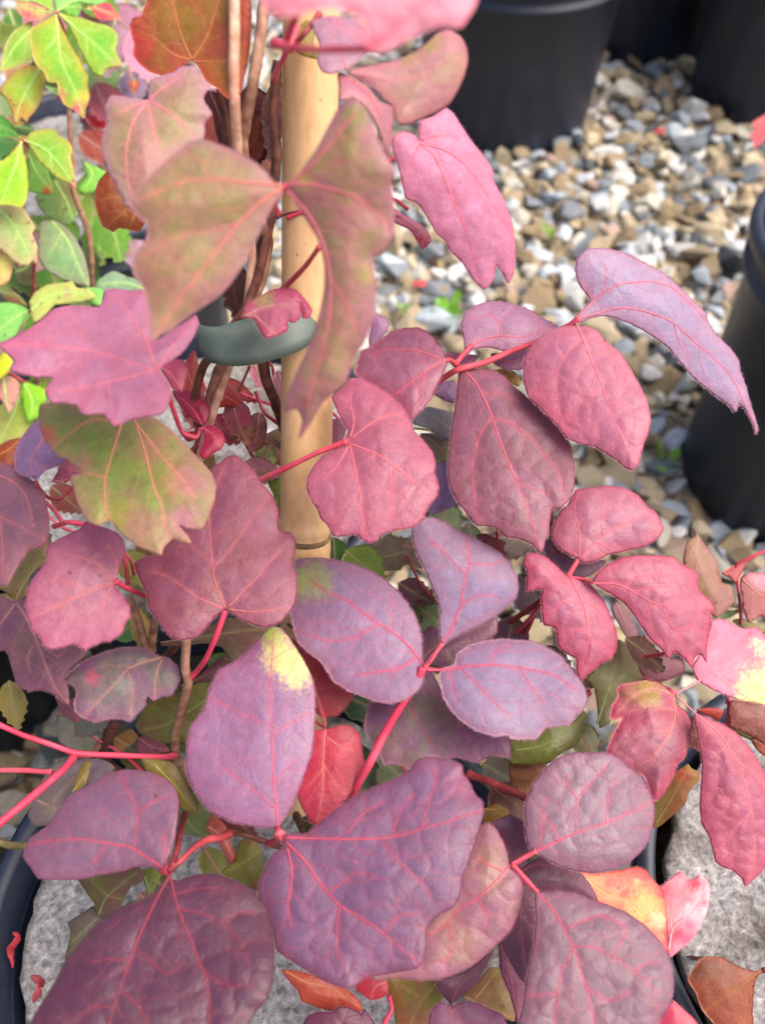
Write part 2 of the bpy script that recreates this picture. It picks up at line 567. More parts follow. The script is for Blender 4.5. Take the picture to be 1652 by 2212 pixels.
def stalk(plant, pts, w0, w1=None, mat=None, name='petiole', n=10, knots=False):
    """pts: (x, y, z) picture measures with distance; w0, w1: widths in picture units"""
    w1 = w0 if w1 is None else w1
    if name == 'petiole': w0, w1 = w0 * .8, w1 * .8
    q = crom(pts, 6, False) if False else None
    p = np.array([P(*a) for a in pts])
    c = crom(p, 0.0012, False)
    zz = np.linalg.norm(c - _C, axis=1)
    s = np.linspace(0, 1, len(c))
    r = (w0 + (w1 - w0) * s) * 0.5 * np.interp(s, np.linspace(0, 1, len(pts)), [a[2] for a in pts]) / FPX
    seed = len(bpy.data.objects) * .37
    r = r * (1 + (noise2(s * 100, s * 0 + seed, 9, 2) - .5) * (0.22 if knots else 0.2))
    if not knots:
        r = r * (1 + .28 * np.exp(-(s / .06) ** 2) + .28 * np.exp(-((1 - s) / .06) ** 2))
    if knots:
        for kx in np.arange(0.12 + (seed % .2), 1, 0.31):
            r = r * (1 + 0.22 * np.exp(-((s - kx) / (0.0022 / (0.0012 * len(c)) )) ** 2))
    V, Fc = tube_geo(c, r, n)
    o = new_obj(name, mesh(name, np.array(V) - off(plant), Fc), plant, mat or M_RED)
    return o

# ------------------------------------------------------------------ the setting: gravel yard
M_GRIT = solid_material('dark_grit', tuple(lin('7a6e5e', .6)), tuple(lin('b8ac98', .7)), 180, 0.9, 0.2, 0.8, 0.004)
s_ = 60
ground = new_obj('ground', mesh('ground', [(-s_, -s_, 0), (s_, -s_, 0), (s_, s_, 0), (-s_, s_, 0)], [(0, 1, 2, 3)], False), None, M_GRIT)
tag(ground, kind='structure')

POTS = {   # centre x, y, base radius, rim radius, height
    'own': (-0.046, 0.101, 0.082, 0.104, 0.252),
    'right': (0.205, 0.105, 0.082, 0.104, 0.250),
    'left': (-0.225, 0.640, 0.084, 0.106, 0.250),
    'mid': (-0.100, 0.338, 0.084, 0.106, 0.250),
    'west': (-0.318, 0.338, 0.084, 0.106, 0.250), 'southwest': (-0.268, 0.112, 0.082, 0.104, 0.250),
    'p1': None, 'p2': None, 'p3': None, 'p4': None}


def base_at(x, y, r):
    g = on_level(x, y, 0.0)
    d = np.array([g[0], g[1]]); d = d / np.linalg.norm(d)
    return g[0] + d[0] * r, g[1] + d[1] * r


x, y = base_at(1080, 341, .104); POTS['p1'] = (x, y, .104, .131, .215)
x, y = base_at(1355, 150, .104); POTS['p2'] = (x, y, .104, .131, .215)
x, y = base_at(1632, 297, .104); POTS['p3'] = (x, y, .104, .128, .215)
x, y = base_at(1632, 1190, .100); POTS['p4'] = (x, y, .100, .108, .245)


def stone_mat(name, use_attr):
    m, nt, b, out = nodes(name)
    L = nt.links.new
    tc = N(nt, 'ShaderNodeTexCoord')
    if use_attr:
        src = N(nt, 'ShaderNodeAttribute', attribute_name='tint').outputs['Color']
    else:
        src = N(nt, 'ShaderNodeObjectInfo').outputs['Color']
    n1 = N(nt, 'ShaderNodeTexNoise'); n1.inputs['Scale'].default_value = 130; n1.inputs['Detail'].default_value = 6; n1.inputs['Roughness'].default_value = .65
    L(tc.outputs['Object'], n1.inputs['Vector'])
    mr = N(nt, 'ShaderNodeMapRange'); mr.inputs[1].default_value = .3; mr.inputs[2].default_value = .7; mr.inputs[3].default_value = .68; mr.inputs[4].default_value = 1.22
    L(n1.outputs['Fac'], mr.inputs[0])
    v = N(nt, 'ShaderNodeVectorMath', operation='SCALE'); L(src, v.inputs[0]); L(mr.outputs[0], v.inputs['Scale'])
    L(v.outputs[0], b.inputs['Base Color'])
    b.inputs['Roughness'].default_value = .72; b.inputs['Specular IOR Level'].default_value = .3
    bp = N(nt, 'ShaderNodeBump'); bp.inputs['Strength'].default_value = .6; bp.inputs['Distance'].default_value = .002
    L(n1.outputs['Fac'], bp.inputs['Height']); L(bp.outputs[0], b.inputs['Normal'])
    return m


M_STONE = stone_mat('pebble_stone', False); M_STONES = stone_mat('gravel_stone', True)
STONE_COL = [('b5a283', 7), ('c8b696', 7), ('a08a6a', 4), ('ad9874', 4), ('d8d0c0', 4), ('dedcd6', 4), ('d2d5d8', 4), ('868b90', 4), ('757b80', 3),
             ('a4acb3', 4), ('bec7cd', 4), ('968468', 3), ('c4a694', 1), ('62666a', 1), ('cfc8b8', 4)]
_sc = [lin(h, .70) * np.array([.97, 1.0, 1.04]) for h, w in STONE_COL for _ in range(w)]
srng = np.random.default_rng(21)
protos = []
for q in range(14):
    bm = bmesh.new()
    for c_ in range(11 + q % 4):
        d_ = Vector(srng.normal(size=3)).normalized()
        bm.verts.new(d_ * srng.uniform(.82, 1.05))
    r_ = bmesh.ops.convex_hull(bm, input=bm.verts[:])
    bmesh.ops.delete(bm, geom=[g for g in r_['geom_interior'] if isinstance(g, bmesh.types.BMVert)], context='VERTS')
    bmesh.ops.bevel(bm, geom=bm.edges[:] + bm.verts[:], offset=.16, segments=1, affect='EDGES', profile=.5, clamp_overlap=True)
    bmesh.ops.triangulate(bm, faces=bm.faces[:])
    bmesh.ops.recalc_face_normals(bm, faces=bm.faces[:])
    me = bpy.data.meshes.new('pebble'); bm.to_mesh(me); bm.free()
    me.update()
    me.materials.append(M_STONE)
    protos.append(me)

cand = []
sp = 0.0178
for gx in np.arange(-0.75, 0.95, sp):
    for gy in np.arange(-0.1, 2.0, sp):
        for lay in range(2):
            xx = gx + srng.uniform(-.5, .5) * sp; yy = gy + srng.uniform(-.5, .5) * sp
            if lay == 1 and srng.random() < .45: continue
            if any(p and math.hypot(xx - p[0], yy - p[1]) < p[2] + .004 for p in POTS.values()): continue
            cand.append((xx, yy, lay))
tri0 = [(np.array([v.co for v in me.vertices]), np.array([p.vertices[:] for p in me.polygons])) for me in protos]
scored = []
for (xx, yy, lay) in cand:
    size = float(np.clip(srng.lognormal(math.log(.0122), .32), .0060, .022)) * (1.05 if lay else 1)
    sx, sy, sz = size * srng.uniform(.85, 1.35), size * srng.uniform(.75, 1.1), size * srng.uniform(.5, .8)
    rot = Matrix.Rotation(srng.uniform(0, 6.28), 3, 'Z') @ Matrix.Rotation(srng.normal(0, .35), 3, 'X') @ Matrix.Rotation(srng.normal(0, .3), 3, 'Y')
    zc = sz * (.45 if lay == 0 else 1.0) + (0.004 if lay else 0)
    cc = _sc[srng.integers(len(_sc))] * srng.uniform(.85, 1.12)
    w = np.array([xx, yy, zc]) - _C
    zd = w.dot(_F)
    px, py = CX + FPX * w.dot(_R) / zd, CY - FPX * w.dot(_U) / zd
    vis = 880 < px < 1660 and 100 < py < 1650 and zd > 0
    scored.append((size / zd * (1.25 if lay else 1) if vis else 0, (xx, yy, zc), (sx, sy, sz), rot, cc, srng.integers(len(protos))))
scored.sort(key=lambda s: -s[0])
for i, (s0, loc, sc3, rot, cc, pi) in enumerate(scored[:300]):
    o = bpy.data.objects.new('pebble', protos[pi]); col.objects.link(o); o.parent = ground
    o.matrix_local = Matrix.Translation(loc) @ rot.to_4x4() @ Matrix.Diagonal((*sc3, 1))
    o.color = (*np.clip(cc, 0, 1), 1)
V = []; Fc = []; Cc = []; n0 = 0
for (s0, loc, sc3, rot, cc, pi) in scored[300:]:
    v, fcs = tri0[pi]
    w = (v * np.array(sc3)) @ np.array(rot).T + np.array(loc)
    V.append(w); Fc.append(fcs + n0); n0 += len(v); Cc.append(np.tile(cc, (len(v), 1)))
me = mesh('gravel', np.concatenate(V), np.concatenate(Fc).tolist(), False)
paint(me, np.clip(np.concatenate(Cc), 0, 1))
tag(new_obj('gravel', me, ground, M_STONES), kind='stuff')

# ------------------------------------------------------------------ pots and their felt discs
def pot_material():
    m, nt, b, out = nodes('black_pot_plastic')
    L = nt.links.new
    tc = N(nt, 'ShaderNodeTexCoord')
    n1 = N(nt, 'ShaderNodeTexNoise'); n1.inputs['Scale'].default_value = 14; n1.inputs['Detail'].default_value = 8; n1.inputs['Roughness'].default_value = .7
    L(tc.outputs['Object'], n1.inputs['Vector'])
    r = ramp(nt, [(.32, (.006, .010, .021)), (.58, (.011, .016, .032)), (.80, (.040, .050, .075))])
    L(n1.outputs['Fac'], r.inputs[0])
    vo = N(nt, 'ShaderNodeTexVoronoi'); vo.inputs['Scale'].default_value = 140
    L(tc.outputs['Object'], vo.inputs['Vector'])
    n3 = N(nt, 'ShaderNodeTexNoise'); n3.inputs['Scale'].default_value = 25
    L(tc.outputs['Object'], n3.inputs['Vector'])
    r1 = N(nt, 'ShaderNodeMapRange'); r1.inputs[1].default_value = .12; r1.inputs[2].default_value = .04; r1.inputs[4].default_value = .5
    L(vo.outputs['Distance'], r1.inputs[0])
    r2 = N(nt, 'ShaderNodeMapRange'); r2.inputs[1].default_value = .55; r2.inputs[2].default_value = .68
    L(n3.outputs['Fac'], r2.inputs[0])
    mm = N(nt, 'ShaderNodeMath', operation='MULTIPLY'); L(r1.outputs[0], mm.inputs[0]); L(r2.outputs[0], mm.inputs[1])
    mx = N(nt, 'ShaderNodeMix', data_type='RGBA'); L(mm.outputs[0], mx.inputs['Factor']); L(r.outputs[0], mx.inputs[6]); mx.inputs[7].default_value = (.3, .28, .26, 1)
    L(mx.outputs[2], b.inputs['Base Color'])
    mr = N(nt, 'ShaderNodeMapRange'); mr.inputs[3].default_value = .30; mr.inputs[4].default_value = .58
    L(n1.outputs['Fac'], mr.inputs[0]); L(mr.outputs[0], b.inputs['Roughness'])
    b.inputs['Specular IOR Level'].default_value = .55
    return m


M_POT = pot_material()


def lathe(prof, n=96):
    V = []; Fc = []
    for r, h in prof:
        for k in range(n):
            a_ = 2 * math.pi * k / n
            V.append((r * math.cos(a_), r * math.sin(a_), h))
    for i in range(len(prof) - 1):
        for k in range(n):
            Fc.append((i * n + k, i * n + (k + 1) % n, (i + 1) * n + (k + 1) % n, (i + 1) * n + k))
    return V, Fc


def pot(key, label, soil=False):
    x, y, rb, rr, h = POTS[key]
    root = empty('nursery_pot', (x, y, 0))
    tag(root, label, 'plant pot', 'black plastic nursery pots')
    g = rr - .006
    wl = lambda q: rb + (g - rb) * q
    prof = [(0.0005, .003), (rb * .9, .003), (rb * .98, .0), (rb, .004), (wl(.03), .012), (wl(.82), h - .040), (wl(.825) + .0045, h - .0375), (wl(.83) + .0062, h - .034), (wl(.832) + .0055, h - .031), (wl(.84) + .0012, h - .0285),
            (wl(.9), h - .018), (rr - .002, h - .0165), (rr, h - .0145), (rr, h - .002), (rr - .001, h), (rr - .004, h), (rr - .0052, h - .002), (rr - .009, h - .03), (wl(.5) - .004, h * .5), (rb - .006, .006), (.0005, .006)]
    V, Fc = lathe(prof)
    new_obj('pot_body', mesh('pot_body', V, Fc), root, M_POT)
    rim = lathe([(rr + .0004, h - .0125), (rr + .0026, h - .0108), (rr + .0032, h - .006), (rr + .0024, h - .001), (rr - .001, h + .0014), (rr - .0035, h + .0006)])
    new_obj('rim', mesh('rim', *rim), root, M_POT)
    if soil:
        V, Fc = lathe([(.0005, h - .045), (rr - .012, h - .045)])
        new_obj('potting_soil', mesh('potting_soil', V, Fc), root, M_SOIL)
    return root


M_SOIL = solid_material('dark_potting_soil', (.012, .009, .007), (.09, .06, .04), 160, .9, .2, 1.0, .004)


def felt_material():
    m, nt, b, out = nodes('grey_fibre_mat')
    L = nt.links.new
    tc = N(nt, 'ShaderNodeTexCoord')
    n1 = N(nt, 'ShaderNodeTexNoise'); n1.inputs['Scale'].default_value = 330; n1.inputs['Detail'].default_value = 7; n1.inputs['Roughness'].default_value = .72; n1.inputs['Distortion'].default_value = 0.35
    L(tc.outputs['Object'], n1.inputs['Vector'])
    r = ramp(nt, [(.28, tuple(lin('34302f', .6))), (.40, tuple(lin('8e8a88', .75))), (.55, tuple(lin('c2bebb', .75))), (.72, tuple(lin('eeebe6', .8)))])
    L(n1.outputs['Fac'], r.inputs[0])
    n2 = N(nt, 'ShaderNodeTexNoise'); n2.inputs['Scale'].default_value = 28; n2.inputs['Detail'].default_value = 4
    L(tc.outputs['Object'], n2.inputs['Vector'])
    r2 = ramp(nt, [(.34, tuple(lin('857a66', .9))), (.5, (.72, .72, .74)), (.68, (.95, .97, 1.0))])
    L(n2.outputs['Fac'], r2.inputs[0])
    mx = N(nt, 'ShaderNodeMix', data_type='RGBA', blend_type='MULTIPLY'); mx.inputs['Factor'].default_value = 1
    L(r.outputs[0], mx.inputs[6]); L(r2.outputs[0], mx.inputs[7])
    L(mx.outputs[2], b.inputs['Base Color'])
    b.inputs['Roughness'].default_value = .95; b.inputs['Specular IOR Level'].default_value = .15
    bp = N(nt, 'ShaderNodeBump'); bp.inputs['Strength'].default_value = .9; bp.inputs['Distance'].default_value = .0022
    L(n1.outputs['Fac'], bp.inputs['Height']); L(bp.outputs[0], b.inputs['Normal'])
    return m


M_FELT = felt_material()
M_FIBRE = solid_material('pale_fibre', (.35, .33, .31), (.75, .73, .7), 300, .9, .2, .2)


def disc(key, label, dz=.012, rr_=None):
    x, y, rb, rr, h = POTS[key]
    R_ = rr - .0125
    rg = np.random.default_rng(len(label))
    V = [(0, 0, 0)]; Fc = []
    nr, na = 26, 120
    for i in range(1, nr + 1):
        for k in range(na):
            a_ = 2 * math.pi * k / na
            r_ = R_ * i / nr
            if i == nr: r_ *= 1 + rg.normal(0, .006)
            X, Y = r_ * math.cos(a_), r_ * math.sin(a_)
            zz_ = (fbm(np.array([X * 1000 + 500]), np.array([Y * 1000 + 500]), 14, 3)[0] - .5) * .0035 + rg.normal(0, .00035)
            V.append((X, Y, zz_))
    for k in range(na): Fc.append((0, 1 + k, 1 + (k + 1) % na))
    for i in range(nr - 1):
        for k in range(na):
            a0 = 1 + i * na
            Fc.append((a0 + k, a0 + na + k, a0 + na + (k + 1) % na, a0 + (k + 1) % na))
    n0 = len(V)
    for k in range(na):
        q = V[1 + (nr - 1) * na + k]; V.append((q[0], q[1], q[2] - .006))
    for k in range(na):
        a0 = 1 + (nr - 1) * na
        Fc.append((a0 + k, n0 + k, n0 + (k + 1) % na, a0 + (k + 1) % na))
    root = empty('felt_disc', (x, y, h - dz))
    tag(root, label, 'mulch mat', 'grey fibre discs on the pots')
    new_obj('fibre_mat', mesh('fibre_mat', V, Fc), root, M_FELT)
    # loose fibres standing out of the mat, and at its rim
    V = []; Fc = []
    for q in range(160):
        a_ = rg.uniform(0, 6.283); r_ = R_ * .93 * math.sqrt(rg.random())
        p0 = np.array([r_ * math.cos(a_), r_ * math.sin(a_), .0005])
        d_ = rg.uniform(0, 6.283); l_ = rg.uniform(.003, .007)
        p1 = p0 + np.array([math.cos(d_), math.sin(d_), 0]) * l_ * .5 + [0, 0, rg.uniform(.0004, .002)]
        p2 = p0 + np.array([math.cos(d_ + rg.normal(0, .8)), math.sin(d_ + rg.normal(0, .8)), 0]) * l_
        a1, b1 = tube_geo(crom([p0, p1, p2], l_ / 6, False), .00006, 3)
        n0 = len(V); V += list(a1); Fc += [tuple(w + n0 for w in ff) for ff in b1]
    tag(new_obj('loose_fibres', mesh('loose_fibres', V, Fc), root, M_FIBRE), kind='stuff')
    return root


pot('own', 'black pot of the vine with the bamboo stake, its rim at lower left', soil=True)
pot('right', 'black pot cut off at the lower right corner, grey disc inside', soil=True)
pot('left', 'black pot under the lime green vine at upper left', soil=True)
pot('mid', 'black pot directly behind the stake, mostly hidden by purple leaves', soil=True)
pot('west', 'black pot in the dark gap at the left edge, above the pink runners', soil=True)
pot('southwest', 'black pot cut off by the left edge beside the lower left rim', soil=True)
pot('p1', 'large black pot at top on gravel, nearest to the bamboo stake', soil=True)
pot('p2', 'farthest black pot at top, wedged between two nearer pots', soil=True)
pot('p3', 'black pot in the upper right corner on gravel', soil=True)
pot('p4', 'black pot at right edge, halfway down, close to lavender leaf', soil=True)
disc('own', 'grey fibre disc below the purple vine at lower left')
disc('right', 'grey fibre disc at the lower right corner')
disc('mid', 'pale grey fibre disc glimpsed between the stems left of the stake')
disc('left', 'grey fibre disc behind the lime green leaves at upper left')

# ------------------------------------------------------------------ bamboo stake and its tie
def bamboo_material():
    m, nt, b, out = nodes('varnished_bamboo')
    L = nt.links.new
    tc = N(nt, 'ShaderNodeTexCoord')
    mp = N(nt, 'ShaderNodeMapping'); mp.inputs['Scale'].default_value = (1, 1, .06)
    L(tc.outputs['Object'], mp.inputs[0])
    n1 = N(nt, 'ShaderNodeTexNoise'); n1.inputs['Scale'].default_value = 420; n1.inputs['Detail'].default_value = 5
    L(mp.outputs[0], n1.inputs['Vector'])
    r = ramp(nt, [(.3, tuple(lin('dcae7a', .78))), (.5, tuple(lin('e2b684', .8))), (.72, tuple(lin('e6be8e', .82)))])
    L(n1.outputs['Fac'], r.inputs[0])
    vo = N(nt, 'ShaderNodeTexVoronoi'); vo.inputs['Scale'].default_value = 190; L(tc.outputs['Object'], vo.inputs['Vector'])
    n2 = N(nt, 'ShaderNodeTexNoise'); n2.inputs['Scale'].default_value = 50; L(tc.outputs['Object'], n2.inputs['Vector'])
    r1 = N(nt, 'ShaderNodeMapRange'); r1.inputs[1].default_value = .10; r1.inputs[2].default_value = .05; r1.inputs[4].default_value = .75
    L(vo.outputs['Distance'], r1.inputs[0])
    r2 = N(nt, 'ShaderNodeMapRange'); r2.inputs[1].default_value = .54; r2.inputs[2].default_value = .6; L(n2.outputs['Fac'], r2.inputs[0])
    mm = N(nt, 'ShaderNodeMath', operation='MULTIPLY'); L(r1.outputs[0], mm.inputs[0]); L(r2.outputs[0], mm.inputs[1])
    mx = N(nt, 'ShaderNodeMix', data_type='RGBA'); L(mm.outputs[0], mx.inputs['Factor']); L(r.outputs[0], mx.inputs[6]); mx.inputs[7].default_value = (.10, .05, .03, 1)
    L(mx.outputs[2], b.inputs['Base Color'])
    b.inputs['Roughness'].default_value = .42; b.inputs['Specular IOR Level'].default_value = .4
    bp = N(nt, 'ShaderNodeBump'); bp.inputs['Strength'].default_value = .12; bp.inputs['Distance'].default_value = .0005
    L(n1.outputs['Fac'], bp.inputs['Height']); L(bp.outputs[0], b.inputs['Normal'])
    return m


M_BAMBOO = bamboo_material()
A_ = P(671, 150, .266); B_ = P(660, 1130, .333)
pd = (A_ - B_) / np.linalg.norm(A_ - B_)
foot = B_ - pd * ((B_[2] - .215) / pd[2])
top = A_ + pd * .22
stake = empty('bamboo_stake', tuple(foot))
tag(stake, 'tan bamboo stake standing upright behind the purple vine leaves', 'stake')
nodeY = P(660, 1132, .333)
s_node = (nodeY - foot).dot(pd)
LEN = np.linalg.norm(top - foot)
sA = (A_ - foot).dot(pd); sB = (B_ - foot).dot(pd)
ss = np.arange(0, LEN, .0015)
rad = np.interp(ss, [0, sB, sA, LEN], [.0094, .0090, .0081, .0077])
for sn in (s_node, s_node - .16, s_node + .30):
    rad = rad + .0007 * np.exp(-((ss - sn) / .0018) ** 2) - .0003 * np.exp(-((ss - sn + .0045) / .0018) ** 2) + .0003 * np.exp(-((ss - sn + .009) / .003) ** 2)
V, Fc = tube_geo([pd * q for q in ss], rad, 48)
new_obj('cane', mesh('cane', V, Fc), stake, M_BAMBOO)
M_NODE = solid_material('dark_cane_ring', tuple(lin('5a4632', .6)), tuple(lin('b08a5c', .7)), 300, .7, .3, .4)
for sn in (s_node, s_node + .30):
    q = np.array([sn - .0062, sn - .0055, sn - .0045, sn - .0036, sn - .003])
    V, Fc = tube_geo([pd * w for w in q], np.interp(q, ss, rad) + np.array([-.0003, .00015, .00022, .00015, -.0003]), 48)
    new_obj('node_ring', mesh('node_ring', V, Fc), stake, M_NODE)

M_TIE = solid_material('grey_green_tie_tape', tuple(lin('56655c', .6)), tuple(lin('6e7e74', .62)), 120, .5, .4, .25, .0006)
tie = empty('plant_tie', tuple(P(560, 700, .295)))
tag(tie, 'grey-green plastic tie looped round the stake and the stems', 'plant tie')
cT = np.zeros(3)
ex = P(700, 668, .295) - P(428, 742, .288); ex /= np.linalg.norm(ex)
ey = np.cross(pd, ex); ey /= np.linalg.norm(ey)
if ey[1] < 0: ey = -ey
up_ = np.cross(ex, ey); up_ = up_ if up_[2] > 0 else -up_
half = 134 / FPX * .292
V = []; Fc = []
na = 96
for k in range(na):
    u = 2 * math.pi * k / na
    cu, su = math.cos(u), math.sin(u)
    px_ = half * (abs(cu) ** .75) * (1 if cu > 0 else -1)
    pr = .0112 * (abs(su) ** .8) * (1 if su > 0 else -1)
    sag = -.0012 * (1 - cu * cu) if su < 0 else 0
    c0 = cT + ex * px_ + ey * pr + up_ * sag
    hw = .0058 + .0006 * math.sin(3 * u)
    nrm = ex * (cu / half) + ey * (su / .0125); nrm /= np.linalg.norm(nrm)
    lean = .5 * max(0.0, -su); drop = up_ * (-.0075 * max(0.0, su))
    for (dh, dn) in ((-hw, 0), (-hw * .5, .0004), (0, .0005), (hw * .5, .0004), (hw, 0), (hw, -.0006), (0, -.0003), (-hw, -.0006)):
        V.append(c0 + up_ * dh + nrm * (dn - lean * dh) + drop)
for k in range(na):
    for j in range(8):
        Fc.append((k * 8 + j, ((k + 1) % na) * 8 + j, ((k + 1) % na) * 8 + (j + 1) % 8, k * 8 + (j + 1) % 8))
new_obj('tape_loop', mesh('tape_loop', V, Fc), tie, M_TIE)

# ------------------------------------------------------------------ the plants
vine = empty('climbing_vine', tuple(foot + np.array([-.012, -.01, .02])))
tag(vine, 'big purple and red vine climbing the bamboo stake, filling the middle', 'vine', 'potted climbing vines')
lime = empty('climbing_vine', (POTS['left'][0], POTS['left'][1], .235))
tag(lime, 'lime green vine with red leaf tips at upper left', 'vine', 'potted climbing vines')
rosy = empty('climbing_vine', (POTS['right'][0] - .03, POTS['right'][1] + .02, .235))
tag(rosy, 'small brownish red vine at right edge above the lower right disc', 'vine', 'potted climbing vines')

# ---- stems of the main vine
def stem(pts, w0, w1, mat, pl=None):
    return stalk(pl or vine, pts, w0, w1, mat, 'stem', 12, True)

stem(f3 := [(505, -40, .245), (507, 60, .246), (505, 160, .248), (508, 230, .252), (515, 330, .262), (530, 450, .275), (545, 560, .287), (530, 690, .295), (470, 860, .315), (430, 1000, .335), (440, 1150, .37), (520, 1330, .42)], 24, 20, M_TANBARK)
stem([(575, -40, .246), (563, 80, .247), (545, 190, .25), (525, 300, .26), (540, 420, .27), (580, 520, .285), (560, 620, .292), (490, 760, .30), (455, 850, .315), (450, 960, .335), (500, 1200, .39), (540, 1320, .425)], 24, 21, M_BARK)
stem([(600, 130, .262), (590, 240, .268), (598, 330, .272), (585, 470, .28), (560, 590, .288), (525, 680, .292), (440, 790, .305), (420, 880, .32), (480, 1100, .37), (560, 1310, .425)], 22, 22, M_DARKBARK)
stem([(545, 640, .30), (560, 730, .302), (575, 820, .312), (600, 880, .33), (620, 960, .35), (600, 1150, .39), (590, 1300, .42)], 24, 26, M_DARKBARK)
stem([(470, 200, .262), (488, 260, .266), (500, 340, .27), (540, 430, .277), (575, 500, .287)], 18, 20, M_DARKBARK)
stem([(404, 1370, .30), (400, 1440, .302), (407, 1474, .304), (392, 1540, .31), (378, 1600, .318), (384, 1640, .325), (420, 1700, .35), (480, 1720, .39)], 19, 22, M_BARK)
stem([(280, 1290, .31), (300, 1340, .318), (318, 1410, .325), (340, 1500, .36), (420, 1600, .40)], 16, 18, M_BARK)
stem([(336, 1325, .315), (328, 1400, .325), (330, 1470, .345), (400, 1600, .40)], 17, 17, M_BARK)
stem([(385, 1390, .33), (350, 1430, .345), (330, 1500, .37)], 16, 18, M_DARKBARK)
stem([(495, 1795, .285), (540, 1806, .283), (600, 1828, .288), (660, 1830, .31), (640, 1760, .37)], 12, 16, M_DARKBARK)
stem([(250, 1560, .34), (235, 1590, .345), (225, 1640, .36), (300, 1700, .385)], 24, 20, M_DARKBARK)

# ---- leaves of the main vine, nearest first
T0 = leaf(vine, f('555,-60 565,0 571,20 600,37 644,33 690,20 737,23 780,37 790,60 794,87 797,108 834,110 867,93 904,75 950,58 994,58 1017,27 1030,0 1040,-60 800,-90'),
     [f('790,105 770,40 720,-20 700,-60'), f('800,100 880,40 960,-40'), f('796,100 700,30 600,0 570,-40')], z=.142, a=.01, b=.03, k=.85, base='f4aab8', mott=('f08496', .1, .8), vein='f0607c', dome=2.5, quilt=.35, fuzz=False, step=6)
stalk(vine, [(592, 92, .178), (620, 102, .172), (700, 107, .158), (797, 106, .146)], 21, 19, M_PINK)
stalk(vine, [(590, 95, .205), (615, 95, .203), (628, 60, .198), (645, 20, .19), (660, -50, .185)], 22, 20, M_PINK)
stalk(vine, [(642, 60, .235), (622, 105, .232), (600, 150, .24), (592, 170, .25)], 17, 17, M_RED)
stalk(vine, [(690, 30, .24), (660, 70, .236), (625, 110, .24)], 16, 14, M_MAROON)

# pair of big olive leaflets in front of the stake
leaf(vine, f('600,402 578,372 556,352 512,326 440,300 408,306 360,345 304,398 278,436 294,462 314,482 318,512 285,560 289,592 308,622 322,680 328,738 346,724 368,716 400,690 440,662 472,640 500,612 530,566 555,518 575,476 596,436 614,412'),
     [f('612,404 560,440 500,500 440,580 380,660 340,720'), f('606,400 540,395 470,388 400,392 310,428'), f('520,480 450,500 390,510 300,560')],
     z=.196, a=.02, b=.0, base='a9806a', edge='b8788c', mott=('9f8e56', .4, .95), vein='ea8478', vw=1.9, dome=4, fuzz=False, step=5.5, quilt=.25, fold=-.8)
leaf(vine, f('618,398 648,372 688,312 716,258 742,218 770,213 795,240 816,300 840,345 852,372 846,398 852,440 848,512 828,542 806,560 812,602 808,682 786,742 764,772 748,826 720,852 700,868 674,912 646,948 652,908 640,884 614,888 622,850 640,804 668,742 688,682 700,622 700,572 688,522 668,486 640,442'),
     [f('618,404 660,398 720,410 770,428 820,470 848,500'), f('622,402 680,350 730,290 770,240'), f('620,410 670,470 702,540 714,620 708,700 690,780 660,880'), f('712,600 750,660 770,720')],
     z=.195, a=-.015, b=.012, base='ae7c74', edge='b6748c', mott=('9c9058', .22, .9), vw=1.9, vein='ea7480', dome=4, fuzz=False, step=5.5, quilt=.4, patches=[(690, 350, 34, 'a3a04e', .55), (655, 392, 26, 'a9a745', .7), (770, 250, 34, '93a058', .7), (790, 590, 32, 'a89b4a', .6)])
stalk(vine, [(600, 460, .262), (592, 440, .235), (606, 415, .205), (618, 404, .1975)], 17, 20, M_PINK)
stalk(vine, [(597, 470, .268), (620, 462, .262), (644, 455, .258)], 7, 5, M_DARKBARK)
stalk(vine, [(690, 533, .235), (660, 575, .255), (618, 618, .277), (590, 640, .286)], 13, 16, M_RED)

# leaves along the upper stems
leaf(vine, t(1, 0, '605,462 760,422 900,392 1010,350 1100,290 1180,215 1260,195 1330,235 1370,310 1378,400 1350,500 1310,590 1260,670 1190,720 1100,760 1000,800 930,805 900,770 890,690 830,650 780,590 700,510'),
     [t(1, 0, '605,465 760,500 900,520 1060,490 1250,380'), t(1, 0, '620,470 760,560 900,640 1000,700'), t(1, 0, '1060,490 1160,560 1250,600')],
     z=.205, b=.0, a=.03, base='b88486', edge='d07f8a', mott=('a48e62', .25, .8), vein='de8490', dome=5, fuzz=False, step=5.5, quilt=.35, patches=[(880, 108, 40, '9a8f3e', .6), (930, 86, 30, '98963c', .6)])
leaf(vine, t(1, 0, '370,140 480,100 620,120 720,180 730,330 620,440 500,480 440,470 400,400 420,300 380,200'), [t(1, 0, '600,450 540,320 490,180'), t(1, 0, '560,350 680,200')], z=.232, base='b88aa0', vein='e0909c', fuzz=False, step=6)
leaf(vine, t(1, 0, '540,470 640,500 740,570 810,660 860,680 900,690 890,850 872,1025 840,980 800,850 720,700 640,640 550,650 545,560'), [t(1, 0, '560,480 700,580 800,720 860,900')], z=.235, a=.05, base='c07c98', edge='cc8a7c', vein='e07888', fuzz=False, step=6)
leaf(vine, t(1, 0, '250,240 330,130 400,160 380,270 420,380 330,370 270,340'), None, z=.25, base='9a8a3c', vein='c8a060', fuzz=False, step=6)
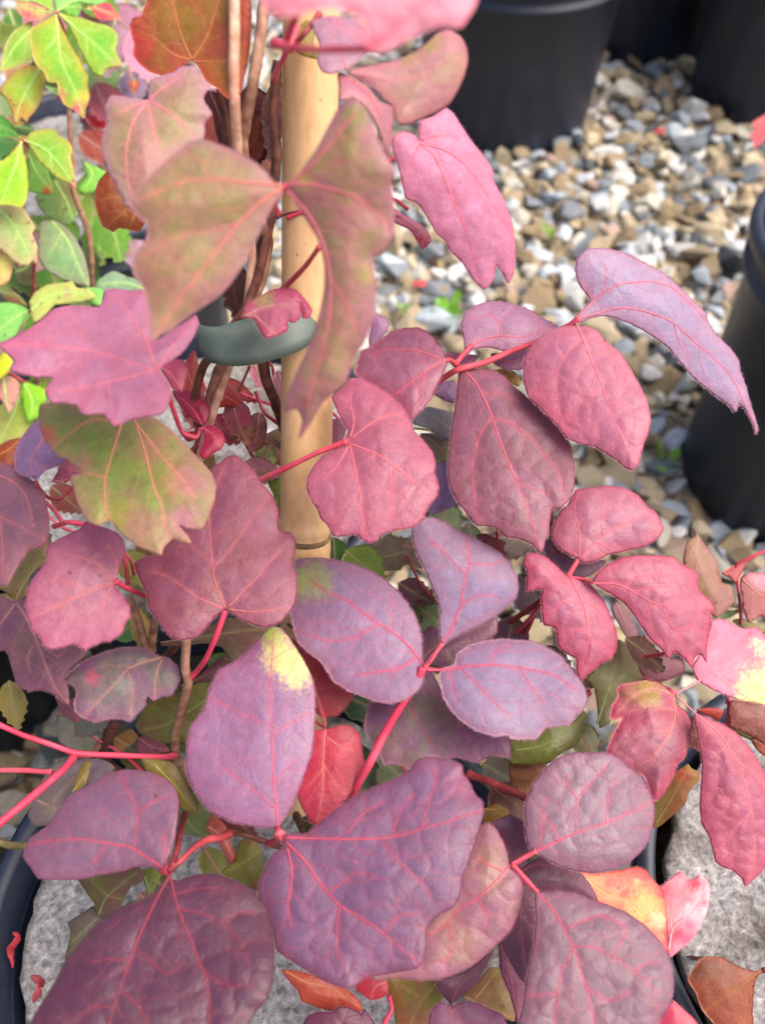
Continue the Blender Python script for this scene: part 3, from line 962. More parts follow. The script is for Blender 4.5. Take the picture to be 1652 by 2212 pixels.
leaf(vine, t(0, 0, '985,-60 930,60 915,105 860,120 840,160 850,230 870,280 860,350 900,410 960,460 1040,490 1110,480 1180,430 1240,395 1290,440 1330,520 1400,570 1480,640 1560,600 1620,300 1600,-60'),
     [t(0, 0, '1245,390 1180,240 1130,60 1120,-40'), t(0, 0, '1250,385 1340,240 1400,60 1430,-40'), t(0, 0, '1235,392 1120,350 1000,250 900,200'), t(0, 0, '1255,400 1400,400 1560,380')],
     z=.252, b=.0, a=-.02, k=.52, base='b05434', edge='c8443c', mott=('a07c2a', .35, .9), vein='de8a52', dome=3, fuzz=False, step=5.5, patches=[(300, 90, 46, 'd0463c', .8)])
leaf(vine, t(0, 0, '720,620 800,625 930,645 958,640 955,590 980,510 1040,490 1120,470 1180,430 1260,430 1310,500 1405,592 1345,590 1320,640 1375,740 1330,800 1330,870 1310,940 1200,1150 1050,1300 900,1360 830,1350 790,1280 750,1190 700,1110 670,1020 655,920 690,800 680,700'),
     [t(0, 0, '955,655 980,780 1030,980 1080,1150'), t(0, 0, '945,660 860,800 820,980 830,1150 860,1300'), t(0, 0, '970,655 1080,720 1180,800 1250,900'), t(0, 0, '940,660 840,700 720,760'), t(0, 0, '965,645 1060,570 1200,480')],
     z=.240, b=-.02, a=.02, k=.66, base='a47a70', edge='b2809a', mott=('928658', .38, .9), vein='e07f84', dome=4, fuzz=False, step=5.5, fold=-.5)
leaf(vine, t(0, 0, '720,1100 650,1160 620,1240 620,1330 640,1410 662,1462 735,1505 770,1480 860,1495 905,1505 940,1420 850,1330 790,1240'),
     [t(0, 0, '900,1300 800,1380 720,1440'), t(0, 0, '840,1280 740,1280 650,1300'), t(0, 0, '880,1380 840,1480')], z=.275, b=.02, base='b3592a', edge='9a4020', mott=('c8742c', .2, .7), vein='e89a4e', fuzz=False, dome=4)
leaf(vine, t(1, 0, '1058,915 1058,850 1070,785 1150,755 1240,700 1290,740 1340,820 1400,910 1460,985 1535,1090 1550,1180 1605,1280 1652,1395') +
     f('1106,482 1113,540 1109,592 1097,611 1085,592 1071,574 1066,602 1046,626 1020,602 1000,570 975,546 960,520') + t(1, 0, '1180,1520 1120,1420 1060,1330 1020,1305 975,1290 955,1200 925,1080 890,960 888,900 920,862 965,850 1010,862 1040,885'),
     [t(1, 0, '1065,930 1160,1010 1230,1170 1300,1340 1380,1530') + f('1035,600'), t(1, 0, '1080,935 1220,970 1340,1050 1450,1180 1540,1330 1640,1470'), t(1, 0, '1075,905 1180,880 1300,880'), t(1, 0, '1065,945 1010,1060 1000,1150')],
     z=.262, a=.04, b=.035, k=.6, base='d490b0', edge='d8809a', mott=('c47494', .1, .6), vein='f0788e', dome=4, step=4.8, droop=4)
leaf(vine, t(1, 0, '885,1345 960,1390 1060,1450 1120,1500 1142,1562 1080,1615 1050,1560 1000,1490 920,1450 885,1425'), [t(1, 0, '890,1380 1010,1450 1090,1520 1080,1600')], z=.29, base='dc7d98', vein='e89aa8', patches=[(910, 525, 22, 'cc3b4c', .9)])
stalk(vine, [(880, 452, .288), (850, 430, .285), (800, 460, .283), (700, 520, .29)], 9, 10, M_RED)
stalk(vine, [(905, 305, .263), (880, 320, .27), (840, 350, .272), (760, 420, .27), (620, 470, .278)], 10, 12, M_PINK)

# left of the stake
leaf(vine, t(0, 1, '0,575 60,550 120,520 230,450 310,390 340,352 430,330 560,330 640,337 665,290 682,230 750,215 830,230 940,228 970,300 985,400 985,540 1010,556 1100,500 1190,440 1272,390 1292,450 1240,560 1180,640 1110,690 1060,720 1040,745 1070,790 1102,840 1112,900 1092,980 1050,1030 950,1050 850,1070 742,1112 700,1060 660,1030 560,1040 512,1012 500,980 420,962 330,955 300,900 320,830 342,797 240,795 120,770 66,740 96,690 60,650 10,602'),
     [t(0, 1, '1015,750 820,690 600,625 300,585 60,575'), t(0, 1, '1005,725 950,560 850,400 760,270'), t(0, 1, '985,755 800,800 600,850 400,880'), t(0, 1, '1020,745 1100,620 1250,430'), t(0, 1, '700,820 720,960 740,1090')],
     z=.240, a=.03, b=-.05, k=.60, base='bb7a9a', edge='be6c8c', mott=('c46a84', .1, .6), vein='f07f92', dome=3.5, fuzz=False, quilt=.4)
leaf(vine, t(0, 1, '270,970 330,955 440,900 700,1000 850,1040 960,1040 1060,1090 1150,1170 1230,1260 1300,1330 1370,1410 1402,1490 1390,1600 1370,1652') + t(0, 2, '1350,60 1300,130 1200,118 1160,100 1222,170 1242,215 1190,212 1120,190 1062,250 1045,297 980,270 900,240 840,200 790,160 750,110 710,70 640,100 580,80 540,30') + t(0, 1, '500,1600 478,1520 460,1430 530,1410 440,1330 380,1310 340,1260 290,1200 260,1120 256,1010'),
     [t(0, 1, '800,1060 740,1250 700,1390 680,1460 690,1652') + t(0, 2, '730,90'), t(0, 1, '870,1060 940,1270 990,1470 1050,1640') + t(0, 2, '1080,150'), t(0, 1, '880,1090 1060,1320 1160,1430 1260,1570'), t(0, 1, '780,1080 600,1070 450,1160 310,1280'), t(0, 1, '690,1445 560,1410 480,1400')],
     z=.262, a=.0, b=-.05, k=.85, base='857a50', edge='a06a66', mott=('748a3e', .4, .9), vein='d0846c', dome=4, fuzz=False, patches=[(100, 940, 34, 'ba4e4a', .7), (395, 1120, 40, 'b8688e', .6), (380, 1040, 60, 'a07058', .6), (260, 1120, 50, '8a8a34', .6), (330, 980, 46, 'a4685c', .55), (180, 1000, 34, '9c6a5c', .5), (300, 1130, 40, 'a86870', .5), (420, 1040, 44, 'a86a78', .6)])
leaf(vine, t(0, 1, '255,1065 180,1130 120,1220 95,1300 100,1390 150,1430 210,1445 238,1465 290,1400 400,1362 440,1320 360,1240 300,1150'), [t(0, 1, '300,1160 240,1260 200,1330 220,1430'), t(0, 1, '210,1310 280,1370 350,1370')], z=.283, a=-.05, base='a585b4', edge='b27c9c', vein='e08a96', dome=5)
leaf(vine, t(0, 1, '-20,1255 60,1205 135,1192 102,1270 95,1345 60,1400 -20,1400'), [t(0, 1, '-10,1300 60,1260 125,1200')], z=.30, base='aa4e20', vein='dd8848')
leaf(vine, t(0, 1, '340,1470 400,1370 460,1350 540,1410 470,1440 380,1480'), None, z=.29, base='b85c78', vein='e08090')
leaf(vine, t(0, 1, '380,1380 440,1320 490,1360 470,1440 420,1480'), None, z=.30, base='a94a28', vein='dd8848')
stalk(vine, [(78, 1040, .283), (85, 1055, .285), (105, 1075, .29), (130, 1078, .30), (160, 1050, .31)], 10, 10, M_MAROON)
leaf(vine, t(0, 1, '-30,1350 70,1365 150,1430 220,1470 290,1560 312,1652') + t(0, 2, '322,60 317,160 300,222 258,246 190,266 150,320 100,400 48,492 -30,480'),
     [t(0, 1, '-30,1420 100,1480 180,1590') + t(0, 2, '220,100'), t(0, 2, '-30,30 80,80 200,150 290,190'), t(0, 2, '0,60 20,250 20,440')], z=.288, a=-.02, b=-.06, base='8d6478', edge='a65f6c', vein='d87a80', mott=('a2707c', .1, .6), dome=4)
leaf(vine, t(0, 2, '300,150 306,262 310,330 200,430 170,560 110,600 50,540 -30,490 50,480 190,255'), [t(0, 2, '100,590 160,470 240,360 300,260')], z=.316, base='8c8248', vein='c2aa74', mott=('a08058', .2, .7), fuzz=False)
leaf(vine, t(0, 2, '-30,560 90,592 170,580 215,700 270,830 400,880 530,870 562,930 440,1040 415,1090 440,1140 445,1262 360,1200 270,1165 190,1176 118,1140 62,950 30,905 -30,925'),
     [t(0, 2, '110,605 170,700 240,850 300,1010 360,1150 432,1250'), t(0, 2, '100,605 20,720 -20,760'), t(0, 2, '215,880 180,960 200,1050'), t(0, 2, '300,900 380,950 430,900')], z=.308, a=-.02, b=-.06, base='83566e', edge='9a5a70', mott=('8a7058', .1, .7), vein='d58e84', dome=3)
leaf(vine, t(0, 2, '-30,560 40,540 100,590 60,610 -30,640'), None, z=.314, base='9c8a52', vein='c8a878', fuzz=False)
leaf(vine, t(0, 2, '560,75 620,95 700,120 760,150 800,190 816,270 790,340 770,400 742,465 756,510 800,560 840,620 847,690 812,740 790,800 720,850 660,860 620,880 550,912 490,870 420,890 330,906 280,880 260,820 208,780 185,700 170,620 180,520 210,450 270,380 302,310 298,250 360,200 460,150 520,120'),
     [t(0, 2, '745,470 560,530 380,620 210,700'), t(0, 2, '735,455 640,360 540,315 430,290'), t(0, 2, '725,490 690,560 670,660'), t(0, 2, '745,455 760,350 700,230'), t(0, 2, '560,530 420,460 330,460')],
     z=.276, a=.03, b=-.05, base='b86c88', edge='bb5c7c', mott=('c47a90', .2, .7), vein='ee8584', dome=4, quilt=.45)
leaf(vine, t(0, 2, '1460,645 1400,692 1360,740 1280,822 1180,846 1110,822 1060,780 1030,720 962,640 955,540 920,480 882,400 874,342 950,300 1020,288 1000,200 1150,50') + t(0, 1, '1300,1600 1350,1450 1372,1385 1420,1350 1470,1310 1520,1298 1600,1350 1652,1400') +
     f('563,1040 588,1070 603,1105 604,1145 627,1151 639,1168 638,1188 632,1218 641,1241 641,1288 627,1321 601,1348 571,1355 548,1350 515,1335'),
     [t(0, 2, '1462,640 1400,480 1375,350 1360,150 1355,0') + t(0, 1, '1400,1500 1470,1330'), t(0, 2, '1445,640 1270,560 1100,440 950,390'), t(0, 2, '1480,632 1600,500 1650,452') + t(1, 2, '80,350 160,270'), t(0, 2, '1480,645 1652,662') + t(1, 2, '80,650 220,630'), t(0, 2, '1382,372 1480,270 1620,70') + f('580,1075'), t(0, 2, '1370,350 1220,210 1180,150')],
     z=.284, a=.02, b=-.05, k=.46, base='9c5872', edge='a8506a', mott=('985058', .2, .7), vein='e07a7c', dome=4, quilt=.6)
stalk(vine, t3 := [(487, 1318, .285), (466, 1378, .286), (444, 1425, .293), (424, 1452, .302), (408, 1466, .304)], 15, 16, M_PINK)
leaf(vine, t(0, 2, '1035,945 980,915 900,890 800,890 680,920 580,960 500,1010 430,1070 414,1108 430,1130 480,1140 500,1200 480,1240 490,1310 540,1350 620,1376 700,1360 770,1355 850,1370 900,1320 942,1270 962,1210 1000,1236 1050,1210 1110,1202 1132,1180 1172,1090 1150,1010 1100,965'),
     [t(0, 2, '1045,955 850,1020 750,1120 650,1230 540,1340'), t(0, 2, '1048,970 1010,1080 1000,1230'), t(0, 2, '850,1020 780,1010 660,1010'), t(0, 2, '830,1045 860,1180 850,1340')],
     z=.306, a=.02, b=-.06, base='85607a', edge='92567a', mott=('76786c', .25, .85), vein='cf9680', dome=4, patches=[(200, 1466, 24, 'd0647c', .85), (262, 1478, 28, '8a9a88', .6)], label='purple-green leaf with a red spot')
leaf(vine, t(0, 2, '880,1395 960,1240 1050,1200 1150,1190 1290,1120 1390,1125 1345,1240 1335,1320 1240,1380 1200,1500 1050,1512 900,1440'), [t(0, 2, '1340,1230 1200,1320 1060,1400 940,1420'), t(0, 2, '1200,1320 1100,1260')], z=.33, base='7c7a36', mott=('6a4030', .15, .8), vein='98a850', fuzz=False)
leaf(vine, t(0, 2, '390,1340 520,1370 620,1380 780,1350 720,1450 640,1490 590,1570 480,1560 385,1500'), [t(0, 2, '640,1480 560,1440 470,1400')], z=.345, base='969080', mott=('7c8a60', .2, .7), vein='c0c09a', fuzz=False)
leaf(vine, t(0, 2, '360,1210 440,1260 480,1220 520,1370 470,1372 400,1310'), None, z=.325, base='a0606c', vein='d88080', fuzz=False)
leaf(vine, t(0, 2, '600,1400 760,1380 740,1480 660,1540 580,1620 500,1600 560,1500'), None, z=.35, base='b07468', vein='d89888', mott=('8a9060', .2, .7), fuzz=False)
leaf(vine, t(0, 2, '740,1480 850,1420 900,1470 960,1560 840,1580 740,1570'), None, z=.355, base='d0a060', vein='e0b888', fuzz=False, mott=('b06040', .1, .6))
leaf(vine, t(0, 2, '900,1480 980,1440 1050,1500 1100,1560 960,1590 890,1570'), None, z=.35, base='b06070', vein='e08a90', fuzz=False)
leaf(vine, t(0, 2, '1170,1140 1260,1100 1440,950 1480,1020 1400,1080 1340,1120 1240,1130'), None, z=.335, base='855058', vein='b07a70', fuzz=False)
leaf(vine, t(0, 2, '1040,860 1180,840 1420,720 1480,700') + f('600,1352 570,1390 540,1410 500,1430 480,1400 440,1390 400,1395 350,1395'), None, z=.325, base='7e6a52', mott=('8a4a50', .2, .8), vein='b09a70', fuzz=False)
# crimson young leaves in the shade by the stems
leaf(vine, t(0, 1, '1120,880 1200,875 1280,895 1340,950 1360,1030 1330,1100 1270,1075 1200,1020 1150,950'), [t(0, 1, '1310,1100 1250,1000 1130,890')], z=.315, base='b82f50', vein='e8607a', dome=5)
leaf(vine, t(0, 1, '1325,1110 1390,1105 1440,1150 1460,1210 1430,1260 1370,1290 1320,1325 1290,1290 1320,1200'), [t(0, 1, '1320,1120 1390,1180 1440,1230')], z=.312, base='c02f55', vein='e8607a', dome=5)
leaf(vine, t(0, 1, '1040,730 1110,680 1180,680 1230,720 1210,800 1180,880 1120,870 1080,800'), None, z=.30, base='c0506a', vein='e87a8c', dome=4)
leaf(vine, t(0, 1, '1180,1160 1260,1140 1310,1120 1270,1190 1220,1210'), None, z=.318, base='b83050', vein='e8607a')
leaf(vine, t(0, 1, '1370,830 1420,870 1500,890 1560,930 1610,1010 1500,985 1390,985 1350,920'), [t(0, 1, '1370,900 1480,930 1600,1005')], z=.335, base='bc3530', vein='e06a58', fuzz=False)
leaf(vine, t(0, 1, '1200,700 1260,620 1300,760 1330,900 1340,1040 1200,1050 1180,880'), None, z=.345, base='a83430', vein='d06050', fuzz=False)
stalk(vine, [(366, 860, .30), (380, 900, .305), (395, 935, .312), (425, 945, .315), (436, 925, .316)], 13, 12, M_RED)
stalk(vine, [(437, 925, .315), (425, 955, .325), (415, 1000, .35)], 9, 9, M_RED)
leaf(vine, t(0, 1, '1390,1130 1430,1040 1480,990 1500,1000 1460,1080 1400,1200 1380,1310 1370,1310'), None, z=.36, base='d8cf8c', vein='e6dfa8', fuzz=False)
# curled leaf lying over the tie
leaf(vine, f('524,684 532,656 560,640 588,626 618,622 640,626 655,642 668,658 675,672 668,686 655,688 651,670 647,655 650,684 634,698 620,694 622,712 602,724 574,731 560,712 548,690'),
     [f('528,684 560,668 600,658 650,660'), f('548,680 570,700 590,722')], z=.268, a=.02, base='bd5e7e', edge='c23c66', mott=('a8a86a', .05, .8), vein='e0a090', dome=4, patches=[(570, 645, 26, '9aa258', .7)])

# pink stalks and green leaves in the gap right under the olive leaf
stalk(vine, [(192, 1135, .31), (150, 1128, .305), (118, 1137, .31)], 14, 13, M_PINK)
stalk(vine, [(136, 1128, .306), (120, 1105, .308), (100, 1085, .31)], 12, 11, M_RED)
stalk(vine, [(248, 1255, .277), (270, 1268, .284), (318, 1288, .305), (380, 1310, .33)], 15, 14, M_PINK)
stalk(vine, [(276, 1262, .30), (272, 1215, .298), (262, 1170, .30)], 11, 10, M_RED)

# heart shaped leaf in front of the stake
leaf(vine, t(1, 1, '585,1195 602,1130 560,1070 520,980 498,920 560,870 612,802 680,800 760,840 850,890 920,950 980,1020 1012,1080 1030,1140 1090,1200 1150,1280 1172,1350 1165,1410 1192,1500 1180,1560 1150,1602 1115,1652') + t(1, 2, '1090,60 1010,120 900,135 820,160 790,202 740,216 690,190 650,160 560,172 510,170 470,100 420,50 405,0') + t(1, 1, '370,1600 335,1520 340,1440 380,1370 440,1300 520,1260 578,1232'),
     [t(1, 1, '612,1220 630,1300 650,1400 680,1560') + t(1, 2, '690,20 730,180'), t(1, 1, '618,1225 780,1290 900,1370 1020,1470 1150,1590'), t(1, 1, '625,1190 740,1100 860,1040 950,1040'), t(1, 1, '618,1180 640,1080 615,950 640,850'), t(1, 1, '602,1240 540,1350 480,1420'), t(1, 1, '900,1370 890,1540') + t(1, 2, '880,50')],
     z=.292, a=.01, b=-.05, base='b9697f', edge='b85a74', mott=('a96080', .2, .7), vein='ee7684', dome=4, quilt=.7)
stalk(vine, [(750, 955, .292), (742, 957, .293), (690, 976, .294), (620, 1010, .297), (556, 1040, .305), (500, 1080, .33), (480, 1200, .38)], 15, 19, M_RED)

# right-hand sprays
leaf(vine, t(1, 1, '770,380 830,400 866,450 850,500 800,560 740,600'), None, z=.33, base='b98ab0', vein='e08a9c')
leaf(vine, t(1, 1, '1252,682 1230,640 1190,570 1120,500 1050,470 960,475 880,500 800,555 740,600 690,625 660,700 648,770 700,810 760,840 830,880 880,920 940,970 1000,1050 1020,1067 1080,1010 1150,920 1190,830 1232,740'),
     [t(1, 1, '1262,680 1210,690 1110,750 980,850 885,920 800,980'), t(1, 1, '1195,672 1040,620 870,615 760,640'), t(1, 1, '1110,755 1080,860 1050,960')], z=.312, a=-.02, b=-.05, base='a9667f', edge='b25f74', mott=('a6708e', .2, .7), vein='ee6a7c', dome=5, quilt=.8, cell=34)
leaf(vine, t(1, 1, '1322,676 1356,610 1345,520 1335,440 1370,370 1430,325 1530,300 1652,310') + t(2, 1, '100,345 200,400 275,440 320,470 270,520 140,570 0,630') + t(1, 1, '1600,622 1540,606 1480,600 1420,612 1370,650'),
     [t(1, 1, '1325,680 1430,575 1540,532 1640,528') + t(2, 1, '100,530 250,470'), t(1, 1, '1590,528 1580,430 1500,380'), t(2, 1, '180,520 185,440 150,390')], z=.325, a=.0, b=-.06, base='b488a8', edge='b47896', vein='ea7088', dome=4, quilt=.7)
leaf(vine, t(2, 1, '-120,640 0,640 100,610 200,580 180,700 60,745 -40,740 -110,700'), [t(2, 1, '-110,660 0,690 120,660')], z=.337, base='b880a0', vein='e87890')
leaf(vine, t(1, 1, '1240,640 1320,640 1440,655 1400,720 1300,735'), None, z=.336, base='b878a0', vein='e87890')
leaf(vine, t(2, 1, '-40,735 30,755 60,790 60,850 20,840 -30,800 -150,760'), None, z=.343, base='c89a50', vein='d8b878', fuzz=False)
leaf(vine, t(1, 1, '1325,716 1380,730 1450,740 1550,750 1620,790') + t(2, 1, '0,830 60,880 200,990 310,1100 370,1180 402,1270 417,1380 415,1480 398,1570 330,1640 270,1652') + t(2, 2, '250,130 230,200 212,260 182,272 140,222 100,205 50,190 0,180') + t(1, 2, '1635,185 1560,120 1500,105 1440,105 1390,60 1350,0') + t(1, 1, '1310,1600 1262,1500 1248,1400 1260,1250 1275,1100 1300,950 1312,830'),
     [t(1, 1, '1322,712 1440,850 1530,1040 1570,1160 1640,1340') + t(2, 1, '20,1420 110,1640') + t(2, 2, '145,100 185,240'), t(1, 1, '1530,1050 1450,1180 1410,1370 1420,1560') + t(1, 2, '1450,60'), t(1, 1, '1540,1060 1640,1090') + t(2, 1, '100,1160 290,1370 340,1500 350,1600'), t(1, 1, '1470,900 1600,900') + t(2, 1, '60,950'), t(2, 1, '-10,1370 60,1470 250,1560')],
     z=.324, a=-.02, b=-.05, base='98647c', edge='a85f70', mott=('8c6068', .2, .7), vein='e86c7e', dome=5, quilt=.95, cell=34)
leaf(vine, t(2, 1, '432,462 500,465 562,490 610,550 700,620 770,720 830,830 880,920 902,1010 912,1080 890,1160 852,1270 832,1362 790,1396 740,1380 690,1330 620,1290 540,1240 440,1220 370,1190 300,1100 200,1000 110,910 84,800 90,680 120,610 180,540 250,490 340,465 400,460'),
     [t(2, 1, '425,440 500,620 570,790 640,980 690,1120 770,1290'), t(2, 1, '440,550 330,690 300,830 310,1010 380,1140'), t(2, 1, '500,640 640,640 730,760'), t(2, 1, '590,860 460,960 400,1050'), t(2, 1, '640,970 760,980 860,1080')],
     z=.314, a=-.02, b=-.04, base='c6748e', edge='d4788c', mott=('b27090', .15, .6), vein='ee8490', dome=6, quilt=1.0, cell=32, patches=[(1170, 870, 45, 'd86e84', .6), (1210, 910, 40, 'd86e84', .6)])
leaf(vine, t(2, 1, '432,405 500,320 517,290 480,240 440,180 420,100 430,30') + t(2, 0, '455,1645 500,1615 600,1605 700,1625 780,1652') + t(2, 1, '870,50 980,110 1080,190 1180,290 1272,380 1275,430 1340,520 1420,600 1482,690 1490,750 1530,860 1560,970 1590,1070 1606,1130 1590,1166 1575,1110 1540,1040 1485,965 1466,1012 1440,1016 1420,980 1350,930 1260,860 1180,790 1100,700 1020,600 940,540 860,490 760,440 680,410 600,395 520,412 452,440'),
     [t(2, 1, '432,418 560,380 700,345 850,360 1000,410 1080,460 1200,570 1330,680 1430,790 1500,930 1590,1140'), t(2, 1, '432,405 560,280 700,195 850,175 930,175 1060,220 1180,330 1260,420'), t(2, 1, '595,250 620,150 630,40'), t(2, 1, '1060,450 1090,560 1160,670'), t(2, 1, '545,290 480,180')],
     z=.312, a=.02, b=-.01, k=.47, base='b09ec4', edge='c88ca4', mott=('b890b8', .1, .5), vein='ee7a92', dome=4, quilt=.45, droop=3, cell=38, label='lavender leaf curving down to a hooked tip')  # part of the lavender is sky sheen put into the base colour
stalk(vine, [(1252, 686, .3125), (1232, 702, .315), (1190, 722, .318), (1150, 742, .32), (1100, 760, .322), (1050, 782, .322), (985, 800, .322), (940, 830, .33), (880, 900, .345), (760, 1040, .37), (660, 1250, .41)], 15, 20, M_RED)
stalk(vine, [(985, 785, .3215), (1000, 765, .3235), (1020, 745, .325)], 15, 11, M_RED)
stalk(vine, [(985, 787, .322), (970, 777, .3155), (955, 778, .3125)], 14, 12, M_RED)
leaf(vine, t(1, 1, '1160,900 1210,830 1290,815 1310,850 1295,960 1240,950'), None, z=.338, base='a07aa8', vein='c888a0')
leaf(vine, t(1, 1, '1020,1085 1110,985 1200,1000 1290,1030 1280,1110 1265,1210 1200,1180 1130,1130'), [t(1, 1, '1280,1150 1180,1070 1090,1010')], z=.345, base='8c8c94', vein='a8a89c', quilt=.3)
leaf(vine, t(1, 1, '1070,1160 1200,1165 1270,1190 1255,1360 1165,1355 1110,1240'), [t(1, 1, '1090,1170 1180,1240 1230,1330')], z=.352, base='8a6c70', mott=('7c8a50', .2, .8), vein='b08a80', fuzz=False)
stalk(vine, [(890, 925, .35), (930, 930, .352), (965, 955, .355)], 6, 5, solid_material('yellow_green_twig', tuple(lin('9a9a3c', .7)), tuple(lin('c0c060', .7)), 200))
leaf(vine, t(1, 1, '1150,1365 1250,1350 1260,1450 1275,1540 1305,1600 1270,1640 1130,1680 1100,1600'), [t(1, 1, '1190,1360 1210,1500 1180,1640')], z=.335, base='9a84b4', vein='c08aa8')
leaf(vine, t(1, 2, '-60,1120 160,0') if False else t(1, 1, '490,1070 560,1060 600,1100 560,1220 490,1280'), None, z=.345, base='9c5a70', vein='d8787c', fuzz=False)
leaf(vine, t(1, 1, '480,1140 540,1130 560,1180 480,1260 440,1200'), None, z=.36, base='8a8a44', vein='b0a860', fuzz=False)
leaf(vine, t(1, 1, '20,1200 90,1150 170,1120 200,1250 190,1370 100,1330 50,1270'), [t(1, 1, '190,1330 120,1240 40,1200')], z=.35, base='a0605c', mott=('8a8a50', .2, .6), vein='d89080', fuzz=False)
leaf(vine, t(1, 1, '80,1460 150,1400 215,1390 210,1480 230,1540 190,1620 150,1652 120,1560'), [t(1, 1, '130,1640 160,1540 200,1420')], z=.345, base='8ea03c', vein='b8c070', fuzz=False)
stalk(vine, [(552, 845, .335), (570, 890, .335), (600, 915, .34), (640, 945, .36)], 10, 9, M_RED)
stalk(vine, [(735, 910, .35), (720, 893, .355), (700, 885, .36)], 8, 8, M_RED)

# lavender spray in the middle; blue sky sheen is put into its base colours
leaf(vine, t(1, 2, '1100,1022 1090,960 1085,850 1070,760 1030,660 980,590 920,520 840,450 760,400 640,350 540,325 440,312 340,312 265,325 240,420 235,560 225,650 245,740 280,860 340,920 420,980 470,1050 510,1110 600,1170 700,1210 780,1240 880,1256 980,1230 1050,1180 1092,1120'),
     [t(1, 2, '1098,1015 1000,890 900,800 790,730 680,650 580,580 460,530 360,460'), t(1, 2, '790,745 660,820 520,850 380,820 290,780'), t(1, 2, '1035,960 930,1030 800,1050 660,1070'), t(1, 2, '900,800 890,700 880,600')],
     z=.306, a=-.01, b=-.07, k=.58, base='9a80a0', edge='a06a80', mott=('a07896', .2, .6), vein='e25074', dome=5, quilt=.5, cell=38, patches=[(672, 1250, 58, 'a8b070', .85), (640, 1262, 40, 'aebb72', .7)], label='lavender leaf with a pale green blotch by the stake')
leaf(vine, t(1, 2, '1200,850 1190,740 1195,650 1170,560 1130,460 1090,370 1050,290 1020,200 1014,130 1040,80 1080,50 1150,50 1230,80 1330,135 1430,190 1530,240 1600,290 1652,345') + t(2, 2, '10,380 45,430 56,500 40,570 0,612') + t(1, 2, '1560,690 1440,760 1330,810 1255,850 1218,882'),
     [t(1, 2, '1130,990 1205,880 1280,750 1330,600 1360,450 1385,330 1370,180'), t(1, 2, '1388,350 1540,350 1620,320'), t(1, 2, '1355,410 1250,300 1140,200'), t(1, 2, '1310,660 1420,560 1560,560')],
     z=.304, a=.01, b=-.03, k=.52, base='9886aa', edge='a47488', mott=('9c7c94', .1, .6), vein='e8546e', dome=5, quilt=.45, cell=38)
leaf(vine, t(1, 2, '1192,1062 1200,1130 1220,1220 1270,1300 1340,1370 1430,1430 1550,1470 1640,1462') + t(2, 2, '0,1482 100,1492 180,1482 240,1412 330,1402 390,1392 430,1330 472,1300 502,1230 492,1160 450,1090 400,1030 340,950 260,900 140,850 0,838') + t(1, 2, '1600,835 1480,850 1380,880 1310,930 1290,1000 1215,1028'),
     [t(1, 2, '1112,1040 1250,1035 1400,1010 1550,1005 1650,1015') + t(2, 2, '200,1050 320,1090 430,1170'), t(1, 2, '1340,1035 1450,1140 1580,1280 1640,1330'), t(1, 2, '1255,1050 1310,1220'), t(2, 2, '60,1020 140,1150 220,1260'), t(1, 2, '1500,1005 1560,920 1640,880')],
     z=.300, a=.01, b=-.07, k=.50, base='9c88aa', edge='a4687c', mott=('a2829c', .1, .6), vein='e84e74', dome=5, quilt=.5, cell=36)
stalk(vine, [(915, 1445, .305), (935, 1418, .3045), (955, 1390, .304)], 13, 12, M_RED)
stalk(vine, [(915, 1445, .305), (940, 1448, .303), (965, 1446, .300)], 13, 12, M_RED)
stalk(vine, [(914, 1442, .305), (890, 1490, .306), (862, 1530, .307), (830, 1585, .308), (800, 1645, .306), (770, 1700, .31), (730, 1790, .33)], 20, 27, M_PINK)
leaf(vine, t(1, 2, '1080,980 1082,800 1140,750 1210,780 1400,770 1560,700 1565,800 1480,860 1350,940 1280,1040'), [t(1, 2, '1080,960 1200,860 1320,800 1500,740')], z=.326, base='8a5a70', vein='b87880', mott=('7a6858', .1, .7))
leaf(vine, t(1, 2, '750,1240 705,1400 740,1480 800,1570 840,1652') + f('860,1650 905,1672 955,1650 985,1636 1030,1648 1060,1632 1101,1636 1102,1600 1080,1570 1000,1540 960,1500 930,1450 900,1440'),
     [t(1, 2, '1000,1150 1020,1300 1100,1450 1190,1590'), t(1, 2, '1000,1230 860,1400 800,1540'), t(1, 2, '1100,1150 1250,1250 1330,1400') + f('1040,1640')], z=.322, a=.0, b=-.06, base='8a5d7e', edge='98607c', mott=('84745c', .25, .8), vein='c8647c', dome=3)
leaf(vine, t(1, 2, '220,825 300,880 400,960 470,1050 520,1110 640,1180 600,1270 540,1330 440,1342 400,1320 340,1250 260,1100 210,950'), [t(1, 2, '440,1335 400,1200 320,1050')], z=.325, base='d05a62', mott=('c03848', .1, .8), vein='e88a80')
leaf(vine, t(1, 2, '470,1420 540,1395 620,1400 680,1460 692,1530 700,1600 720,1660') + f('782,1660 765,1700 735,1740 700,1775 688,1782 672,1776 650,1740 640,1712 648,1685 660,1660 668,1640 678,1580 695,1575'),
     [f('702,1575 698,1640 697,1700 686,1775'), t(1, 2, '460,1470 560,1540 640,1560'), f('698,1650 730,1700'), f('698,1660 665,1700')], z=.318, a=.0, b=-.06, base='cf3c58', mott=('d85a6c', .15, .7), vein='ee8a84', dome=3, patches=[(745, 1580, 30, 'd8707a', .7)])
stalk(vine, [(690, 1530, .322), (700, 1550, .32), (703, 1570, .319)], 7, 7, M_RED)
stalk(vine, [(682, 1560, .325), (700, 1572, .32)], 8, 6, M_RED)
